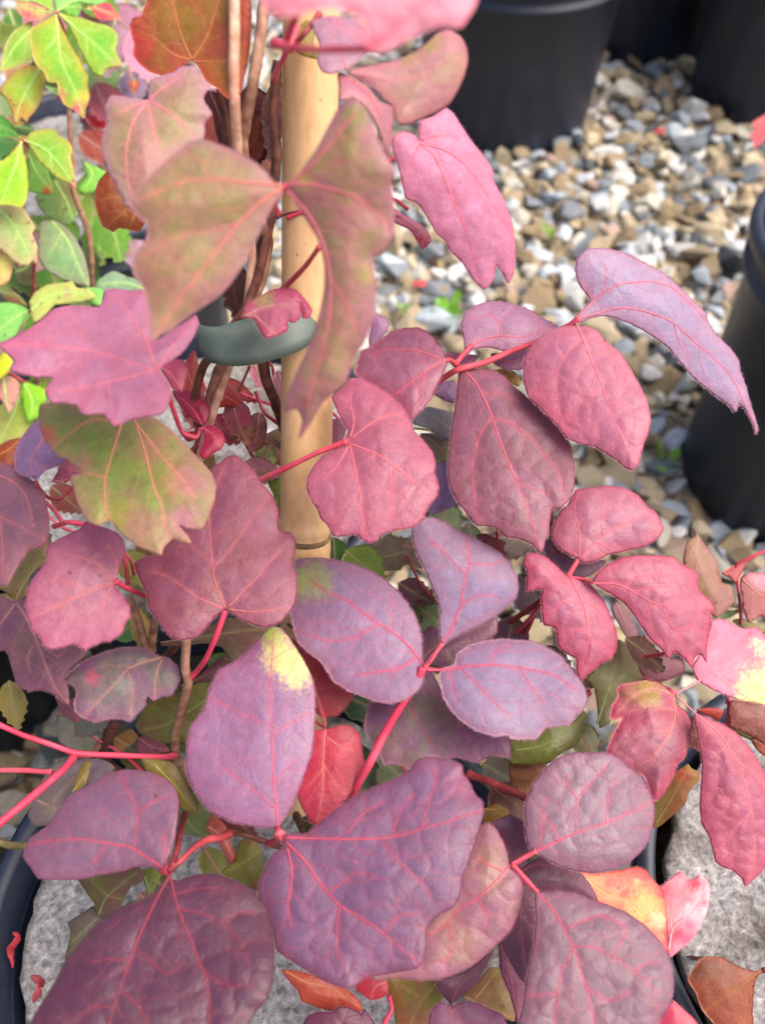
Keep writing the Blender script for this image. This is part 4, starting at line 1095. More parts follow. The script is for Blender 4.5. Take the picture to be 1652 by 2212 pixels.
# leaf with the yellow tip
leaf(vine, f('600,1788 560,1787 500,1775 450,1750 420,1710 402,1660 405,1600 411,1570 440,1530 452,1490 470,1450 520,1420 552,1385 583,1355 606,1356 626,1380 652,1420 673,1460 681,1490 681,1560 676,1620 652,1690 632,1740 612,1772'),
     [f('602,1790 592,1700 588,1600 585,1480 592,1365'), f('594,1745 540,1700 480,1660'), f('588,1570 530,1545 460,1510'), f('588,1590 630,1560 670,1540'), f('592,1690 640,1640')],
     z=.276, a=.01, b=-.05, k=.48, base='a278a0', edge='b06a8c', mott=('aa7496', .1, .5), vein='e8607c', dome=4, quilt=.45, cell=38,
     patches=[(612, 1408, 62, 'cf8a92', .8), (640, 1440, 54, 'e2e09a', 1), (610, 1420, 50, 'd8da8e', .95), (588, 1370, 32, 'bccf68', .95)], label='mauve leaf with a pale yellow tip')
leaf(vine, t(0, 3, '1045,695 990,670 900,660 800,690 650,720 500,745 380,746 250,740 200,670 150,600 160,540 200,470 300,400 380,290 450,200 540,150 640,90 720,50 800,30 900,35 1000,55 1090,100 1142,160 1162,250 1150,380 1130,500 1102,600 1090,650'),
     [t(0, 3, '1090,690 950,600 870,545 740,515 550,485 350,490 200,520'), t(0, 3, '875,540 890,310 820,150 780,60'), t(0, 3, '1085,660 1070,560 1065,420'), t(0, 3, '700,510 600,640'), t(0, 3, '890,320 960,260 1080,200')],
     z=.266, a=-.01, b=-.07, k=.43, base='946e8c', edge='9c5a72', mott=('986e84', .1, .6), vein='ea5878', dome=4, quilt=.6, fuzz=False)
leaf(vine, t(0, 3, '1110,745 1150,752 1200,730 1300,705 1400,705 1500,740 1600,790 1652,830') + t(1, 3, '30,870 80,930 110,1050 127,1200 122,1350 110,1450 60,1550 0,1610') + t(0, 3, '1600,1720 1500,1850 200,1850 190,1690 260,1560 340,1430 420,1280 520,1150 640,1020 760,940 900,880 990,840 1050,770'),
     [t(0, 3, '1100,720 1000,900 880,1170 790,1420 720,1640 690,1800'), t(0, 3, '1105,730 1150,920 1230,1120 1310,1320 1350,1480 1360,1800'), t(0, 3, '1170,935 1330,970 1440,1010 1560,950 1640,960'), t(0, 3, '790,1470 890,1560 970,1690 990,1800'), t(0, 3, '722,1570 600,1570 490,1640'), t(0, 3, '1450,1010 1560,1150 1620,1300'), t(0, 3, '1130,840 1300,800 1450,800'), t(0, 3, '1320,1350 1500,1440 1640,1420'), t(0, 3, '900,1200 1080,1350 1200,1280'), t(0, 3, '850,1270 700,1260 580,1290')],
     z=.250, a=.0, b=-.07, k=.27, base='80486a', edge='83465a', mott=('8a5a70', .15, .6), vein='de4c68', dome=5, quilt=.7, fuzz=False, cell=46, vw=1.25)
leaf(vine, t(1, 3, '195,452 330,445 390,400 450,350 550,270 650,200 780,140 900,90 1000,30 1060,-40 1130,-50 1250,-40 1340,0 1350,60 1390,110 1420,180 1475,240 1482,310 1460,400 1430,500 1400,600 1370,680 1345,730 1330,850 1280,930 1200,970 1140,1020 1110,1080 1112,1180 1080,1280 1050,1322 960,1340 850,1360 760,1370 690,1400 620,1452 520,1430 440,1400 360,1350 260,1290 190,1240 140,1200 120,1080 70,950 20,840 40,730 80,640 130,570 180,530'),
     [t(1, 3, '190,470 450,480 750,480 940,460 1100,410 1300,350 1470,295'), t(1, 3, '200,500 320,620 420,760 550,910 700,1000 840,1100 1050,1280'), t(1, 3, '210,540 240,700 215,900 240,1060'), t(1, 3, '550,920 530,1080 540,1230 580,1330'), t(1, 3, '820,500 950,650 1080,770 1140,850'), t(1, 3, '1080,410 1120,260 1170,110 1180,20'), t(1, 3, '890,450 940,300 1020,190'), t(1, 3, '480,830 650,710 780,720'), t(1, 3, '840,1095 940,980 1060,970'), t(1, 3, '600,440 700,320 830,240')],
     z=.272, a=-.01, b=-.06, k=.42, base='8c668c', edge='96506a', mott=('966284', .2, .5), vein='ee5a72', dome=5, quilt=.75, cell=42, vw=1.2, patches=[(1000, 1700, 50, '9c5070', .6), (740, 1740, 50, '97506c', .4)])
stalk(vine, [(362, 1882, .262), (385, 1865, .263), (415, 1835, .268), (445, 1815, .274), (480, 1808, .28), (497, 1800, .284)], 15, 22, M_MAROON)
stalk(vine, [(372, 1872, .262), (382, 1840, .27), (390, 1795, .29), (400, 1760, .31)], 16, 16, M_MAROON)
stalk(vine, [(365, 1880, .262), (352, 1882, .264)], 22, 18, M_RED)
stalk(vine, [(605, 1805, .271), (600, 1790, .275)], 26, 15, M_RED)
stalk(vine, [(612, 1808, .2715), (598, 1815, .277), (580, 1822, .284)], 20, 16, M_RED)
# pink runners at left
stalk(vine, [(-20, 1558, .29), (0, 1566, .29), (50, 1588, .292), (110, 1608, .295), (165, 1627, .298), (265, 1632, .305), (354, 1635, .314), (378, 1632, .32)], 14, 15, M_PINK)
stalk(vine, [(160, 1635, .298), (140, 1660, .292), (94, 1700, .285), (40, 1745, .278), (-20, 1795, .272)], 17, 22, M_PINK)
stalk(vine, [(-20, 1664, .30), (50, 1664, .298), (112, 1668, .296)], 13, 14, M_RED)

# lower right group
leaf(vine, t(1, 3, '1400,560 1430,450 1465,390 1512,375 1560,420 1610,500 1640,600') + t(2, 3, '0,670 60,720 87,800 70,900 40,1000 0,1080') + t(1, 3, '1600,1130 1520,1210 1420,1290 1330,1340 1200,1390 1080,1396 900,1386 760,1390 800,1300 1050,1250 1090,1080 1250,900 1320,700'),
     [t(1, 3, '1648,650 1560,750 1430,870 1340,920 1240,1030 1120,1110'), t(1, 3, '1600,690 1500,640 1410,600'), t(1, 3, '1440,860 1500,980 1480,1080'), t(1, 3, '1250,1020 1270,1180 1230,1280')],
     z=.291, a=.0, b=-.05, base='a87486', edge='a66478', mott=('a6846c', .2, .8), vein='e25c74', dome=4, quilt=.8)
leaf(vine, t(2, 3, '175,580 120,540 102,480 95,350 100,240 150,120 220,30 300,-40 420,-80 500,-75 600,-80 660,-65 720,-30 760,10 840,70 890,150 922,220 936,290 922,400 900,490 840,570 760,640 650,682 540,702 430,690 330,660 250,625'),
     [t(2, 3, '10,640 165,562 300,500 430,440 580,390 730,330 910,240'), t(2, 3, '420,442 435,230 520,120 620,10'), t(2, 3, '190,548 200,400 222,220'), t(2, 3, '435,228 370,130 380,60'), t(2, 3, '620,370 640,200 700,100'), t(2, 3, '300,500 290,420 230,330')],
     z=.290, a=.0, b=-.05, k=.58, base='907686', edge='966078', mott=('8c6a76', .2, .6), vein='e0547a', dome=5, quilt=.9, cell=34)
leaf(vine, t(2, 3, '160,830 220,828 300,818 420,830 520,870 640,910 760,960 880,1050 960,1130 1020,1220 1052,1320 1062,1440 1042,1540 990,1620 930,1750 60,1750 80,1560 110,1360 150,1180 165,1000'),
     [t(2, 3, '30,665 170,820 280,950 400,1160 450,1300 500,1480 560,1740'), t(2, 3, '415,1180 560,1190 700,1270 880,1400 970,1490'), t(2, 3, '400,1200 330,1350 310,1500 280,1740'), t(2, 3, '370,1060 540,990 640,990 760,1060'), t(2, 3, '660,1250 720,1150 760,1080'), t(2, 3, '320,1470 200,1490 110,1500'), t(2, 3, '800,1340 880,1290 960,1280'), t(2, 3, '480,1440 640,1530 780,1470')],
     z=.286, a=.0, b=-.06, k=.56, base='8e7280', edge='916074', mott=('86646c', .2, .6), vein='de5474', dome=5, quilt=1.0, cell=36)
stalk(vine, [(1105, 1868, .291), (1130, 1853, .2905), (1158, 1838, .29)], 16, 13, M_RED)
stalk(vine, [(1104, 1866, .291), (1130, 1895, .289), (1160, 1928, .286)], 16, 14, M_RED)
stalk(vine, [(1106, 1868, .292), (1096, 1872, .2915), (1088, 1884, .291)], 12, 9, M_RED)
stalk(vine, [(1104, 1868, .292), (1085, 1860, .305), (1050, 1830, .33), (980, 1800, .36)], 14, 16, M_MAROON)
leaf(vine, t(1, 3, '1530,380 1600,340 1652,320') + t(2, 3, '90,375 110,480 130,560 80,660 0,690') + t(1, 3, '1600,560 1560,460'), None, z=.312, base='82506e', vein='b8607a')
leaf(vine, t(2, 3, '30,700 200,600 330,640 450,690 520,780 560,880 420,860 200,860 170,1000 150,1300 110,1420 60,1380 0,1280 -60,1150 -20,900'), [t(2, 3, '30,700 120,800 220,870'), t(2, 3, '0,900 80,980 160,1040'), t(2, 3, '60,690 200,640 400,700'), t(2, 3, '40,720 60,950 90,1300')], z=.309, base='74485e', edge='945470', vein='b05a70', quilt=.7)
leaf(vine, t(2, 3, '-60,1000 0,1240 60,1380 97,1420 82,1560 62,1700 0,1500 -60,1350 -75,1180'), None, z=.317, base='98546e', vein='c86a7c')
leaf(vine, t(2, 3, '430,690 540,705 700,682 820,660 872,680 922,740 970,790 1000,860 1015,960 1010,1100 1020,1225 960,1200 820,1050 660,960 560,880 500,800'), [t(2, 3, '450,700 600,830 800,900 1000,970'), t(2, 3, '640,850 780,780 900,760'), t(2, 3, '800,900 900,1000 1000,1130')], z=.324, a=.03, b=-.05, base='ee7c6a', edge='ec5c60', mott=('ecc468', .1, .7), vein='f0b080', dome=3, k=.72,
     patches=[(1385, 1960, 46, 'ecd67c', .6), (1420, 1985, 26, 'f2e6b0', .6), (1320, 1905, 26, 'e4505c', .7), (1400, 1895, 24, 'e65a60', .75), (1430, 1930, 18, 'c83a50', .7), (1440, 2030, 16, 'd8485c', .7), (1345, 1925, 14, 'dc4a58', .6), (1375, 1905, 10, 'f0d080', .7)], label='coral leaf with a yellow heart by the lower right pot')
leaf(vine, t(2, 3, '972,792 1030,742 1102,688 1150,740 1182,742 1232,713 1282,760 1292,830 1270,960 1200,1100 1120,1180 1030,1242 1015,1100 1005,960'), [t(2, 3, '1025,1200 1060,1050 1160,980 1270,830'), t(2, 3, '1040,1060 1050,900 1100,720')], z=.322, a=-.04, b=-.05, base='ee5c74', mott=('f8b4b8', .3, .9), vein='f89aa0', patches=[(1500, 1910, 22, 'd83450', .7), (1460, 2020, 22, 'e0405c', .6), (1520, 1950, 14, 'd03a54', .5)], dome=3, k=.9)
leaf(vine, t(2, 3, '1050,1530 1120,1580 1200,1660 1240,1760 930,1760 980,1630'), None, z=.312, base='d84a66', vein='ee8090')
# leaves low over the own disc
leaf(vine, t(1, 3, '1170,1390 1330,1350 1430,1290 1525,1215 1502,1300 1442,1400 1380,1460 1300,1530 1270,1565 1248,1530 1205,1480'), [t(1, 3, '1270,1560 1310,1450 1420,1330 1500,1240')], z=.312, base='7c4a62', vein='b06070')
leaf(vine, t(1, 3, '850,1390 1000,1370 1180,1380 1225,1500 1140,1600 1120,1750 930,1750 900,1560'), [t(1, 3, '1180,1400 1060,1560 980,1740'), t(1, 3, '1090,1520 960,1440')], z=.322, base='a86840', mott=('8c8834', .2, .9), vein='c8a05c', fuzz=False)
leaf(vine, t(1, 3, '1340,1500 1440,1410 1510,1320 1560,1310 1640,1350 1680,1450 1680,1660 1600,1640 1500,1560'), [t(1, 3, '1350,1500 1480,1560 1660,1640'), t(1, 3, '1420,1520 1500,1420 1560,1340')], z=.325, base='a0704a', mott=('8c8040', .2, .8), vein='d0a068', fuzz=False)
leaf(vine, t(1, 3, '1125,1760 1140,1590 1200,1540 1280,1562 1350,1535 1440,1540 1540,1590 1605,1620 1640,1760'), [t(1, 3, '1280,1570 1340,1680 1400,1750'), t(1, 3, '1270,1580 1250,1700')], z=.300, base='8e5674', vein='c0607c', quilt=.8)
leaf(vine, t(1, 3, '300,1760 330,1640 400,1600 500,1602 540,1570 620,1575 690,1612 702,1580 750,1630 800,1760'), [t(1, 3, '560,1760 560,1680 580,1590'), t(1, 3, '540,1740 440,1660')], z=.305, base='743c54', vein='a0506a')
leaf(vine, t(1, 3, '178,1328 300,1342 380,1362 460,1400 560,1440 640,1490 682,1540 697,1590 640,1612 560,1572 500,1597 400,1570 300,1530 280,1470 200,1380'), [t(1, 3, '190,1335 340,1410 500,1450 680,1580'), t(1, 3, '500,1450 540,1560')], z=.318, base='c8543e', mott=('d04040', .1, .6), vein='e89468', dome=4)
leaf(vine, t(1, 3, '650,1445 720,1370 780,1360 857,1390 862,1480 820,1512 750,1527 700,1490'), [t(1, 3, '850,1400 780,1440 750,1520')], z=.318, base='d83c50', vein='f08a88')
stalk(vine, [(840, 2150, .316), (846, 2180, .315), (830, 2210, .314), (810, 2260, .314)], 12, 14, M_PINK)
leaf(vine, t(0, 3, '185,315 300,50 400,-20 640,-40 745,20 640,150 500,260 400,330 320,390 235,397 200,372'), [t(0, 3, '240,230 370,290') , t(0, 3, '600,0 450,120 330,260')], z=.318, b=-.06, base='7e6a78', mott=('8a7a68', .2, .7), vein='b8a090', fuzz=False)
leaf(vine, t(0, 3, '470,180 500,60 550,-20 590,-20 570,110 515,160'), None, z=.31, base='94803c', vein='b8a060', fuzz=False)
leaf(vine, t(0, 3, '960,60 920,-40 1130,-10 1200,90 1240,180 1287,270 1272,322 1180,282 1120,220'), [t(0, 3, '1000,0 1120,120 1260,290')], z=.29, base='7e6e2c', mott=('6e4a30', .1, .7), vein='a8a050', fuzz=False)
leaf(vine, t(0, 3, '1150,270 1290,250 1360,330 1340,470 1260,460 1170,430'), None, z=.315, base='7c8a4c', vein='a0ac70', fuzz=False)
leaf(vine, t(0, 3, '500,700 700,680 890,650 945,710 920,760 852,790 800,890 770,940 640,985 610,900 560,830'), [t(0, 3, '640,970 700,850 880,700'), t(0, 3, '700,850 600,760'), t(0, 3, '700,850 820,880')], z=.312, base='6e4a40', mott=('73722c', .15, .8), vein='8a9a50', fuzz=False, patches=[(240, 1935, 16, '7c2c28', .8)])
leaf(vine, t(0, 3, '440,1022 540,962 605,915 650,975 760,930 900,880 700,1060 520,1200 420,1300 460,1085'), [t(0, 3, '640,980 560,1060 470,1150')], z=.316, base='6c5c50', mott=('707a38', .1, .7), vein='989a70', fuzz=False)
leaf(vine, t(0, 3, '1335,420 1370,325 1440,370 1485,430 1500,520 1545,590 1500,645 1400,480'), [t(0, 3, '1350,400 1440,470 1520,610')], z=.308, base='d0705c', mott=('c84848', .2, .7), vein='e8a88c', fuzz=False)
leaf(vine, t(0, 3, '1440,690 1530,620 1550,500 1652,470 1700,600 1700,820 1560,760'), [t(0, 3, '1700,540 1600,620 1470,690')], z=.305, base='7e7a30', mott=('8a4434', .2, .8), vein='9aa04c', fuzz=False)
leaf(vine, t(0, 3, '930,690 1000,660 1050,700 1010,790 960,840'), None, z=.32, base='7c8a40', vein='a0b060', fuzz=False)
stalk(vine, [(-20, 1812, .30), (20, 1825, .30), (60, 1828, .295)], 24, 18, solid_material('olive_stalk', tuple(lin('5a4c2c', .7)), tuple(lin('8a7a44', .7)), 160))

# right-hand rose sprays
leaf(vine, t(2, 2, '442,325 400,300 340,270 290,220 265,160 280,100 330,0') + t(2, 1, '370,1620 430,1520 520,1510 640,1495 740,1510 830,1560 900,1640') + t(2, 2, '930,0 970,60 992,130 950,190 870,240 740,270 640,290 560,330 500,345 455,340'),
     [t(2, 2, '447,322 600,170 760,80 900,10'), t(2, 2, '448,310 445,150 415,0') + t(2, 1, '440,1540'), t(2, 2, '600,170 590,50') + t(2, 1, '620,1560'), t(2, 2, '560,215 700,240')], z=.334, a=.0, b=-.05, k=.56, base='b86e84', edge='c05a70', mott=('b07090', .2, .7), vein='e87484', dome=5, quilt=.9, cell=32)
leaf(vine, t(2, 2, '372,432 430,438 460,447 512,475 560,530 610,590 642,660 682,770 697,840 680,920 650,970 620,980 550,1030 490,1080 460,1112 430,1060 430,990 420,960 360,930 310,880 295,770 260,755 215,745 205,650 200,570 210,520 170,515 110,530 105,470 105,380 78,350 110,290 170,280 240,310 300,360'),
     [t(2, 2, '385,435 450,560 490,680 500,800 490,900 452,1090'), t(2, 2, '440,540 340,460 230,390 120,350'), t(2, 2, '475,620 350,600 230,700'), t(2, 2, '500,780 400,790 330,860'), t(2, 2, '470,600 560,640 640,760'), t(2, 2, '498,830 580,870 660,930')], z=.327, a=.01, b=-.02, k=.58, base='b4647c', edge='bc4862', mott=('a86084', .2, .7), vein='e8687c', dome=6, quilt=1.1, cell=28)
leaf(vine, t(2, 2, '530,465 560,410 620,360 720,310 820,295 940,295 1060,305 1110,350 1170,380 1222,420 1215,480 1240,540 1300,590 1327,640 1300,680 1295,760 1275,860 1270,992 1245,950 1215,940 1190,970 1175,1022 1130,970 1060,920 1025,962 980,910 900,830 850,760 800,680 740,610 660,550 580,505'),
     [t(2, 2, '530,475 680,480 780,520 900,590 980,630 1050,760 1130,880 1180,1000'), t(2, 2, '720,490 850,430 1000,410 1100,430'), t(2, 2, '990,630 1130,580 1280,620'), t(2, 2, '900,590 900,720 990,880'), t(2, 2, '1060,780 1180,760 1270,800'), t(2, 2, '800,530 950,500 1080,500')], z=.324, a=.01, b=-.03, k=.56, base='b96a80', edge='c44e66', mott=('ae6888', .15, .6), vein='ea7080', dome=6, quilt=1.1, cell=28)
stalk(vine, [(1249, 1208, .334), (1238, 1225, .332), (1226, 1246, .328)], 14, 14, M_RED)
stalk(vine, [(1226, 1246, .328), (1255, 1250, .327), (1280, 1258, .3245)], 10, 9, M_RED)
stalk(vine, [(1228, 1246, .329), (1190, 1280, .34), (1150, 1310, .35), (1100, 1345, .365), (1020, 1400, .39)], 14, 20, M_MAROON)
leaf(vine, t(2, 2, '200,200 280,190 420,320 620,330 560,400 480,440 360,420 260,330'), [t(2, 2, '250,250 400,340 560,370')], z=.345, base='96748c', vein='c08090')
leaf(vine, t(2, 2, '1042,1182 1010,1150 960,1120 880,1105 800,1115 720,1130 688,1160 700,1210 660,1260 648,1350 680,1362 722,1350 670,1440 640,1520 615,1600 700,1720 860,1720') + t(2, 3, '930,240 1000,180 1065,60 1085,0') + t(2, 2, '1135,1600 1162,1500 1172,1380 1140,1310 1082,1260'),
     [t(2, 2, '1055,1195 1065,1330 1030,1450 960,1560 900,1680'), t(2, 2, '1050,1200 940,1160 820,1190 720,1280'), t(2, 2, '1062,1300 900,1270 760,1310'), t(2, 2, '1040,1430 880,1440 720,1520'), t(2, 2, '1070,1300 1130,1420 1130,1560')], z=.316, a=.0, b=-.05, base='b85a70', edge='c04860', mott=('9c6c80', .15, .7), vein='e8948a', dome=8, quilt=1.0, cell=28, patches=[(1400, 1495, 42, 'a8983c', .85), (1360, 1500, 34, '9a6a4a', .7)])
leaf(vine, t(2, 3, '930,410 925,230 1000,150 1065,50 1150,-5 1175,20 1222,48 1227,92 1160,170 1130,260 1050,330'), [t(2, 3, '940,380 1030,240 1140,40')], z=.325, base='b0703e', mott=('a89a40', .2, .8), vein='d0b068', patches=[(1475, 1675, 22, 'cc4030', .8)], fuzz=False)
leaf(vine, t(2, 2, '1250,1132 1200,1090 1178,1012 1225,940 1260,880 1285,780 1302,720 1360,705 1440,740 1520,770 1562,758 1620,780 1660,830 1740,860 1740,1300 1652,1270 1560,1250 1470,1232 1340,1180'),
     [t(2, 2, '1070,1190 1190,1130 1280,1075 1420,1050 1560,1025 1720,1010'), t(2, 2, '1290,1070 1350,950 1420,860 1540,790'), t(2, 2, '1320,1070 1440,1150 1560,1240'), t(2, 2, '1480,1040 1560,920 1640,850')], z=.326, a=.02, b=-.05, base='cc7c94', edge='d0708c', mott=('c088a4', .2, .6), vein='e88090', dome=4, quilt=.8, k=.66,
     patches=[(1660, 1490, 85, 'e0b890', .6), (1665, 1500, 75, 'ece6a0', 1), (1640, 1395, 26, 'eee6b8', .8), (1620, 1500, 40, 'e8e090', .8)], label='pink leaf with a cream yellow half at the right edge')
leaf(vine, t(2, 2, '1195,1325 1270,1345 1380,1390 1470,1450 1550,1540 1600,1620') + t(2, 3, '1652,60 1700,200 1700,550 1645,670 1582,740 1522,787 1500,740 1430,680 1390,670 1330,630 1290,480 1240,380 1225,250 1235,120 1240,0') + t(2, 2, '1230,1560 1205,1440'),
     [t(2, 2, '1075,1205 1200,1320 1350,1450 1450,1600') + t(2, 3, '1490,30 1550,250 1580,450 1560,720'), t(2, 2, '1400,1520 1340,1600') + t(2, 3, '1330,100 1300,220'), t(2, 3, '1480,0 1600,60 1660,150'), t(2, 3, '1560,300 1420,460 1390,600'), t(2, 3, '1580,430 1660,480'), t(2, 3, '1350,150 1420,230 1540,200')], z=.308, a=.0, b=-.03, base='c0647a', edge='c65a70', mott=('b0688c', .1, .5), vein='ec8890', dome=5, quilt=1.1, cell=26)
stalk(vine, [(1455, 1500, .321), (1448, 1494, .3225), (1440, 1488, .33), (1400, 1470, .345), (1300, 1440, .37)], 14, 13, M_RED)
stalk(vine, [(1270, 1496, .362), (1230, 1505, .37), (1180, 1520, .38)], 18, 18, M_RED)
leaf(vine, t(2, 2, '490,1100 600,990 660,960 700,840 745,870 800,980 862,1100 790,1120 730,1150 720,1240 660,1300 648,1380 580,1412 560,1250 540,1150'), [t(2, 2, '560,1390 620,1200 680,1000'), t(2, 2, '620,1180 740,1080')], z=.342, base='7c8450', mott=('7a5a40', .15, .8), vein='a0b86c', fuzz=False)
leaf(vine, t(2, 2, '-10,1480 180,1470 240,1400 390,1380 480,1300 497,1330 482,1430 430,1530 340,1572 250,1645 0,1640 -40,1560'), [t(2, 2, '20,1560 200,1530 360,1440 480,1330'), t(2, 2, '200,1530 260,1610')], z=.328, base='70782e', mott=('6a5030', .15, .7), vein='8ca04c', fuzz=False)
leaf(vine, t(2, 2, '0,1600 120,1590 230,1640 260,1720 100,1760 0,1720'), None, z=.335, base='a06848', vein='c89070', fuzz=False)
stalk(vine, [(1010, 1672, .33), (1060, 1690, .325), (1110, 1712, .32), (1150, 1730, .318)], 22, 20, M_MAROON)
leaf(vine, t(1, 3, '1480,290 1560,250 1640,290 1640,360 1540,400 1480,380'), None, z=.345, base='a07830', vein='c0a050', fuzz=False)
leaf(vine, t(2, 3, '0,20 60,10 180,40 190,100 120,160 90,240 30,200 0,120'), None, z=.345, base='b87850', vein='d0a070', fuzz=False)
stalk(vine, [(1395, 1418, .36), (1430, 1412, .352), (1460, 1408, .345)], 11, 12, M_RED)

# shaded leaves deep in the vine, seen through the gaps
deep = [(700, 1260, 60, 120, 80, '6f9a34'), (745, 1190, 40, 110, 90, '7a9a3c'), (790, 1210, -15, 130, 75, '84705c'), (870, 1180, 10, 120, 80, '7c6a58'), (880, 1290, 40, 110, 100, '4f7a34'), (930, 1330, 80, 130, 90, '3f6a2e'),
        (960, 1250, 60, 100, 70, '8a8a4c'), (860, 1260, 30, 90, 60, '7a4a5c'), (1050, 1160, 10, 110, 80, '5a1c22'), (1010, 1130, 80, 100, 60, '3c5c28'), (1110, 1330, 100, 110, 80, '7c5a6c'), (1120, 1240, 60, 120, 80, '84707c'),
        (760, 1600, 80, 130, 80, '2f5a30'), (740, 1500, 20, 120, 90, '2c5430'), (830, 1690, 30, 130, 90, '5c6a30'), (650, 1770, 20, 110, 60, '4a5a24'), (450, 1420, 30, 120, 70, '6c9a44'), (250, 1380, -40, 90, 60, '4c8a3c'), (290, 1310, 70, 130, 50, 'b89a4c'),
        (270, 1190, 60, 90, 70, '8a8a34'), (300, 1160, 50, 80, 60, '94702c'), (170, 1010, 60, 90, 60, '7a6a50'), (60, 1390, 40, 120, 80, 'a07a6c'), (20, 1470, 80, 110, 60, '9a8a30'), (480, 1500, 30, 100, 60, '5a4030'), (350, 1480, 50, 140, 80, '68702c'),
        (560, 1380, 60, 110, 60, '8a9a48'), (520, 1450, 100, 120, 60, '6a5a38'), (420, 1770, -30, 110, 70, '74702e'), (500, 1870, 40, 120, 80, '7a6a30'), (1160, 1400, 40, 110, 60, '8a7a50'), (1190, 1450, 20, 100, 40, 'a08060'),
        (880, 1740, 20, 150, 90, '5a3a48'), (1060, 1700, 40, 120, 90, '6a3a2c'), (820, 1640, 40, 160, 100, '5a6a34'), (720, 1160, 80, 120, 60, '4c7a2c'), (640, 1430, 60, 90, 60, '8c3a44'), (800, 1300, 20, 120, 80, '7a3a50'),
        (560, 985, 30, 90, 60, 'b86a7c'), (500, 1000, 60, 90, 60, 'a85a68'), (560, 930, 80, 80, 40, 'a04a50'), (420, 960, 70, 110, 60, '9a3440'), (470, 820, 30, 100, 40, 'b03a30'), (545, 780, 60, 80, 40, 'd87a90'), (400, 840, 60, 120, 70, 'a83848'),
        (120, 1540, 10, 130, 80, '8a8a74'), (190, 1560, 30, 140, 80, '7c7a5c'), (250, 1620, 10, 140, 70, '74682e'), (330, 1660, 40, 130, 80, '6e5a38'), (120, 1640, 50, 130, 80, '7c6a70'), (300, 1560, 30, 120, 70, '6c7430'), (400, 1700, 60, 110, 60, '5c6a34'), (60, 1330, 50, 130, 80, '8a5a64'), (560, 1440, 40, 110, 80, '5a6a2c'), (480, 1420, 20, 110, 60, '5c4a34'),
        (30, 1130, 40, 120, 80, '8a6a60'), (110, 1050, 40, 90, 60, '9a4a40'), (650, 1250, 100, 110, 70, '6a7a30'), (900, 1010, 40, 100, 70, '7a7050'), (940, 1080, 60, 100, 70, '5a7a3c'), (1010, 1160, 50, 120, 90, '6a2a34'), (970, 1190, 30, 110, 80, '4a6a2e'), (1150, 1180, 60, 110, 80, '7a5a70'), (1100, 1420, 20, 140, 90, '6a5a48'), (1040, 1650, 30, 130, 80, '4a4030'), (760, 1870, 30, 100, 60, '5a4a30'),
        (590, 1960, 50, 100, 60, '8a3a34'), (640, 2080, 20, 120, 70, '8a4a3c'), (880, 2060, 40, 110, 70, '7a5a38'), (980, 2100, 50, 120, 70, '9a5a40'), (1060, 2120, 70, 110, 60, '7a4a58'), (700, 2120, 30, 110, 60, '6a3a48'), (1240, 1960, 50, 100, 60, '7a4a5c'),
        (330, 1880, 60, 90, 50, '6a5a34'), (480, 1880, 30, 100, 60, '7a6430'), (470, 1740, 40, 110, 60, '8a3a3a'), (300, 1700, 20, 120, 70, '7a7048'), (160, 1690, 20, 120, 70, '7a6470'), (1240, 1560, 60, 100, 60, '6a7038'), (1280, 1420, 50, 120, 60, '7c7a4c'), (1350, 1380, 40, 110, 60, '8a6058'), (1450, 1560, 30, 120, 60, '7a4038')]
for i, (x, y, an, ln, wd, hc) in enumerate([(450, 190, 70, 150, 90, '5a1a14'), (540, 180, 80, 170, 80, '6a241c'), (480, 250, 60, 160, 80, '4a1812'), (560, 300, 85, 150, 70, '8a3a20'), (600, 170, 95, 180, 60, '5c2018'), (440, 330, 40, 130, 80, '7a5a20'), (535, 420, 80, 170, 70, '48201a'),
        (500, 560, 80, 150, 70, '5a2a20'), (470, 230, 100, 120, 50, 'b04030'), (570, 240, 100, 120, 40, 'a04830')]):  # dim maroon mass behind the stems: its shadow is put into the leaf colours
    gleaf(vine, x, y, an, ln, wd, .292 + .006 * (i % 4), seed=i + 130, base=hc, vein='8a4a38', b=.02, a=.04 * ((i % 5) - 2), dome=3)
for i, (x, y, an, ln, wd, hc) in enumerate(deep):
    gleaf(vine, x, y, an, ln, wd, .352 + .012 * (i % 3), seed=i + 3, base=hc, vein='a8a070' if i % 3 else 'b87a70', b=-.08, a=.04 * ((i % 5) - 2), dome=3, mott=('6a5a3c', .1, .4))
for i, (x0, y0, x1, y1) in enumerate([(985, 1210, 1000, 1300), (1075, 1130, 1060, 1240), (1170, 1300, 1110, 1370), (1190, 1100, 1180, 1220), (960, 1330, 930, 1420), (1210, 1180, 1120, 1400)]):
    stalk(vine, [(x0, y0, .345), ((x0 + x1) / 2 + 5, (y0 + y1) / 2, .352), (x1, y1, .362)], 11, 13, M_MAROON if i % 2 else M_RED)

